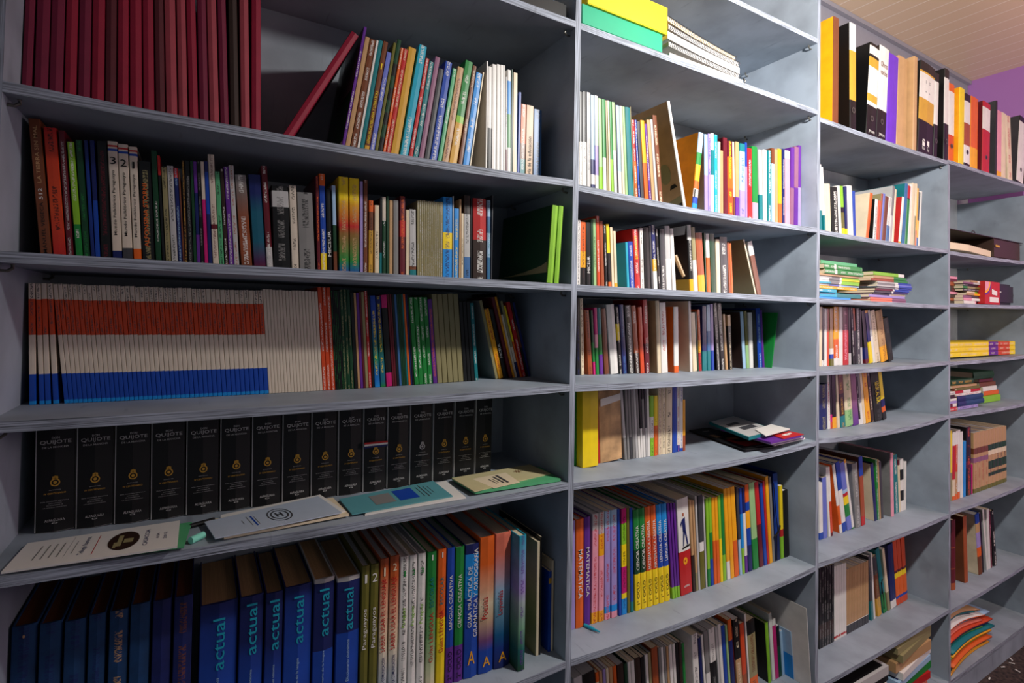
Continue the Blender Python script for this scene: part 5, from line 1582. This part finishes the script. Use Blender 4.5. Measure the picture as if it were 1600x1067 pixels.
pile(3, 7, None, [
 (.10, .50, .05, .03, .02, 'w', None, 'papers', 'thick white ream at the foot of the notebooks, third bay floor shelf'),
 (.12, .50, .03, .02, -.02, 'bl', None, 'notebook', 'blue notebook above the white ream'),
 (.10, .49, .04, .02, .03, 'lg', None, 'notebook', 'grey edged notebook above the blue one'),
 (.11, .50, .03, .015, .0, 'w', None, 'notebook', 'white notebook under the black spiral ones'),
 (.13, .51, .03, .01, .03, 'bk', None, 'notebook', 'black wire-bound notebook near the top of the left pile'),
 (.12, .50, .035, .01, -.01, 'lg', 'bk', 'notebook', 'grey notebook with black cover topping the left pile')], 'notebooks on the floor shelf of the third bay')
pile(3, 7, None, [
 (.56, .86, .05, .02, .05, 'sa', None, 'magazine', 'salmon coloured magazine bundle at the foot of the right pile'),
 (.55, .86, .03, .02, -.05, 'rd', None, 'magazine', 'red magazine in the right pile of the third bay'),
 (.56, .88, .03, .015, .04, 'gn', 'ye', 'magazine', 'green magazine in the right pile of the third bay'),
 (.55, .87, .025, .01, .07, 'lb', 'nv', 'magazine', 'light blue magazine with dark cover in the right pile'),
 (.57, .88, .03, .01, .10, 'w', 'cr', 'papers', 'cream papers sticking out of the right pile'),
 (.55, .86, .04, .01, .02, 'tn', None, 'magazine', 'tan magazine under the topmost, right pile'),
 (.56, .88, .03, .008, .10, 'kh', None, 'magazine', 'khaki magazine near the top of the right pile'),
 (.55, .87, .025, .01, .05, 'kh', 'bn', 'magazine', 'olive magazine with brown picture topping the right pile')], 'magazines on the floor shelf of the third bay')

# fourth bay floor shelf: limp coloured folders spilling over the front
def limp(label, x0, x1, y0, y1, z0, th, lift, c, c2=None, droop=.0, name='folder'):
    """a soft folder: left end raised against the panel, front edge drooping"""
    nx, ny = 10, 6; mb = MB(); G = []
    for j in range(ny+1):
        for i in range(nx+1):
            u, v = i/nx, j/ny; X_ = x0+(x1-x0)*u; Y_ = y0+(y1-y0)*v+.03*(1-v)*math.sin(u*2.2); a_ = min(1.2, (X_-xa)/.4)
            G.append((X_, Y_, z0+lift*(1.25-a_)**1.6+lift*.2*math.sin(a_*3.1+Y_*4)))
    w = nx+1; n0 = len(G); mb.v = G + [(x, y, z+th) for x, y, z in G]
    for j in range(ny):
        for i in range(nx):
            a = j*w+i; mb.f.append((a, a+w, a+w+1, a+1)); mb.f.append((n0+a, n0+a+1, n0+a+w+1, n0+a+w)); mb.mi += [0, 1 if c2 else 0]
    for i in range(nx): mb.f.append((i, i+1, n0+i+1, n0+i)); a = ny*w+i; mb.f.append((a+1, a, n0+a, n0+a+1)); mb.mi += [0, 0]
    for j in range(ny): a = j*w; mb.f.append((a+w, a, n0+a, n0+a+w)); a = j*w+nx; mb.f.append((a, a+w, n0+a+w, n0+a)); mb.mi += [0, 0]
    me = mb.mesh(name); o = link(name, me, [ink(c), ink(c2)] if c2 else [ink(c)])
    for p in me.polygons: p.use_smooth = True
    return tag(o, label, 'folder', 'limp folders on the floor shelf')
zf = shelf_z(4, 7, DX[3]+.1)+.001; xa = DX[3]+TH/2+.004
cols = [('oy', 'orange yellow folder at the very bottom of the drooping heap', None), ('pu', 'purple folder low in the drooping heap', None), ('dn', 'dark green folder low in the drooping heap', None),
        ('or', 'orange folder above the dark green one in the heap', None), ('lm', 'small bright green folder at the left of the heap', None), ('sa', 'salmon folder in the middle of the heap', 'cp'),
        ('oy', 'amber folder in the middle of the heap', None), ('tl', 'teal folder in the middle of the heap', None), ('lm', 'long light green folder crossing the heap', None), ('nv', 'navy folder in the upper half of the heap', None),
        ('ro', 'red edged folder under the salmon one', None), ('sa', 'pale salmon folder near the top of the heap', None), ('w', 'white papers near the top of the heap', None), ('lb', 'grey blue sheet beneath the bright orange folder', None),
        ('or', 'bright orange folder curving over the top of the heap', 'w'), ('w', 'white sheets on top of the heap', None), ('db', 'dark brown sheet on top of the heap', None), ('tl', 'thin teal sheet sticking out on top of the heap', None), ('tn', 'beige printed sheet topping the heap', None)]
zc = zf
for i, (c, lab, c2) in enumerate(cols):
    th = .0088 if i < 14 else .0062; u = i/len(cols)
    limp(lab, xa+random.uniform(0, .01), xa+.49+.05*math.sin(i*2.1)-(.10 if i > 14 else 0), .004+.012*math.sin(i*1.7)+.012*(u > .5), .20, zc, th*.8, .052*u+.004, c, c2)
    zc += th+.0012
o = link('box', MB().box((DX[3]+.60, .235, zf), (DX[3]+.64, .30, zf+.255)).mesh('box', .002), ink('pu')); tag(o, 'narrow purple box standing behind the heap of folders', 'box')
o = link('box', MB().box((DX[3]+.38, .235, zf), (DX[3]+.575, .30, zf+.235)).mesh('box', .002), ink('mv')); tag(o, 'mauve printed box behind the heap of folders', 'box')
part(o, 'printed_patch', MB().box((DX[3]+.42, .2335, zf+.12), (DX[3]+.54, .2345, zf+.2)), ink('ro'))
flat_book('magazine', 'yellow and mauve magazine lying on the mauve box', 'magazine', 4, DX[3]+.38, DX[3]+.578, .236, zf+.2356, .01, .07, parse_bands('kh.6,oy'), 'pu', None)
# litter on the floor
for i, (px, py) in enumerate(((1581, 1036), (1567, 1042), (1546, 1060), (1580, 1030), (1590, 1048))):
    P = at_z(px, py, .002); a = 2.2+i*.5; v = Vector((math.cos(a), math.sin(a), 0))*.011; w_ = Vector((-v.y, v.x, 0))*.35
    o = link('paper_scrap', MB().slab([P-v-w_, P+v-w_*.3, P+v+w_, P-v+w_*.6], .001).mesh('paper_scrap'), ink('w')); tag(o, 'small torn paper scrap on the dark floor before the bookcase', 'paper scrap', 'paper scraps on the floor')
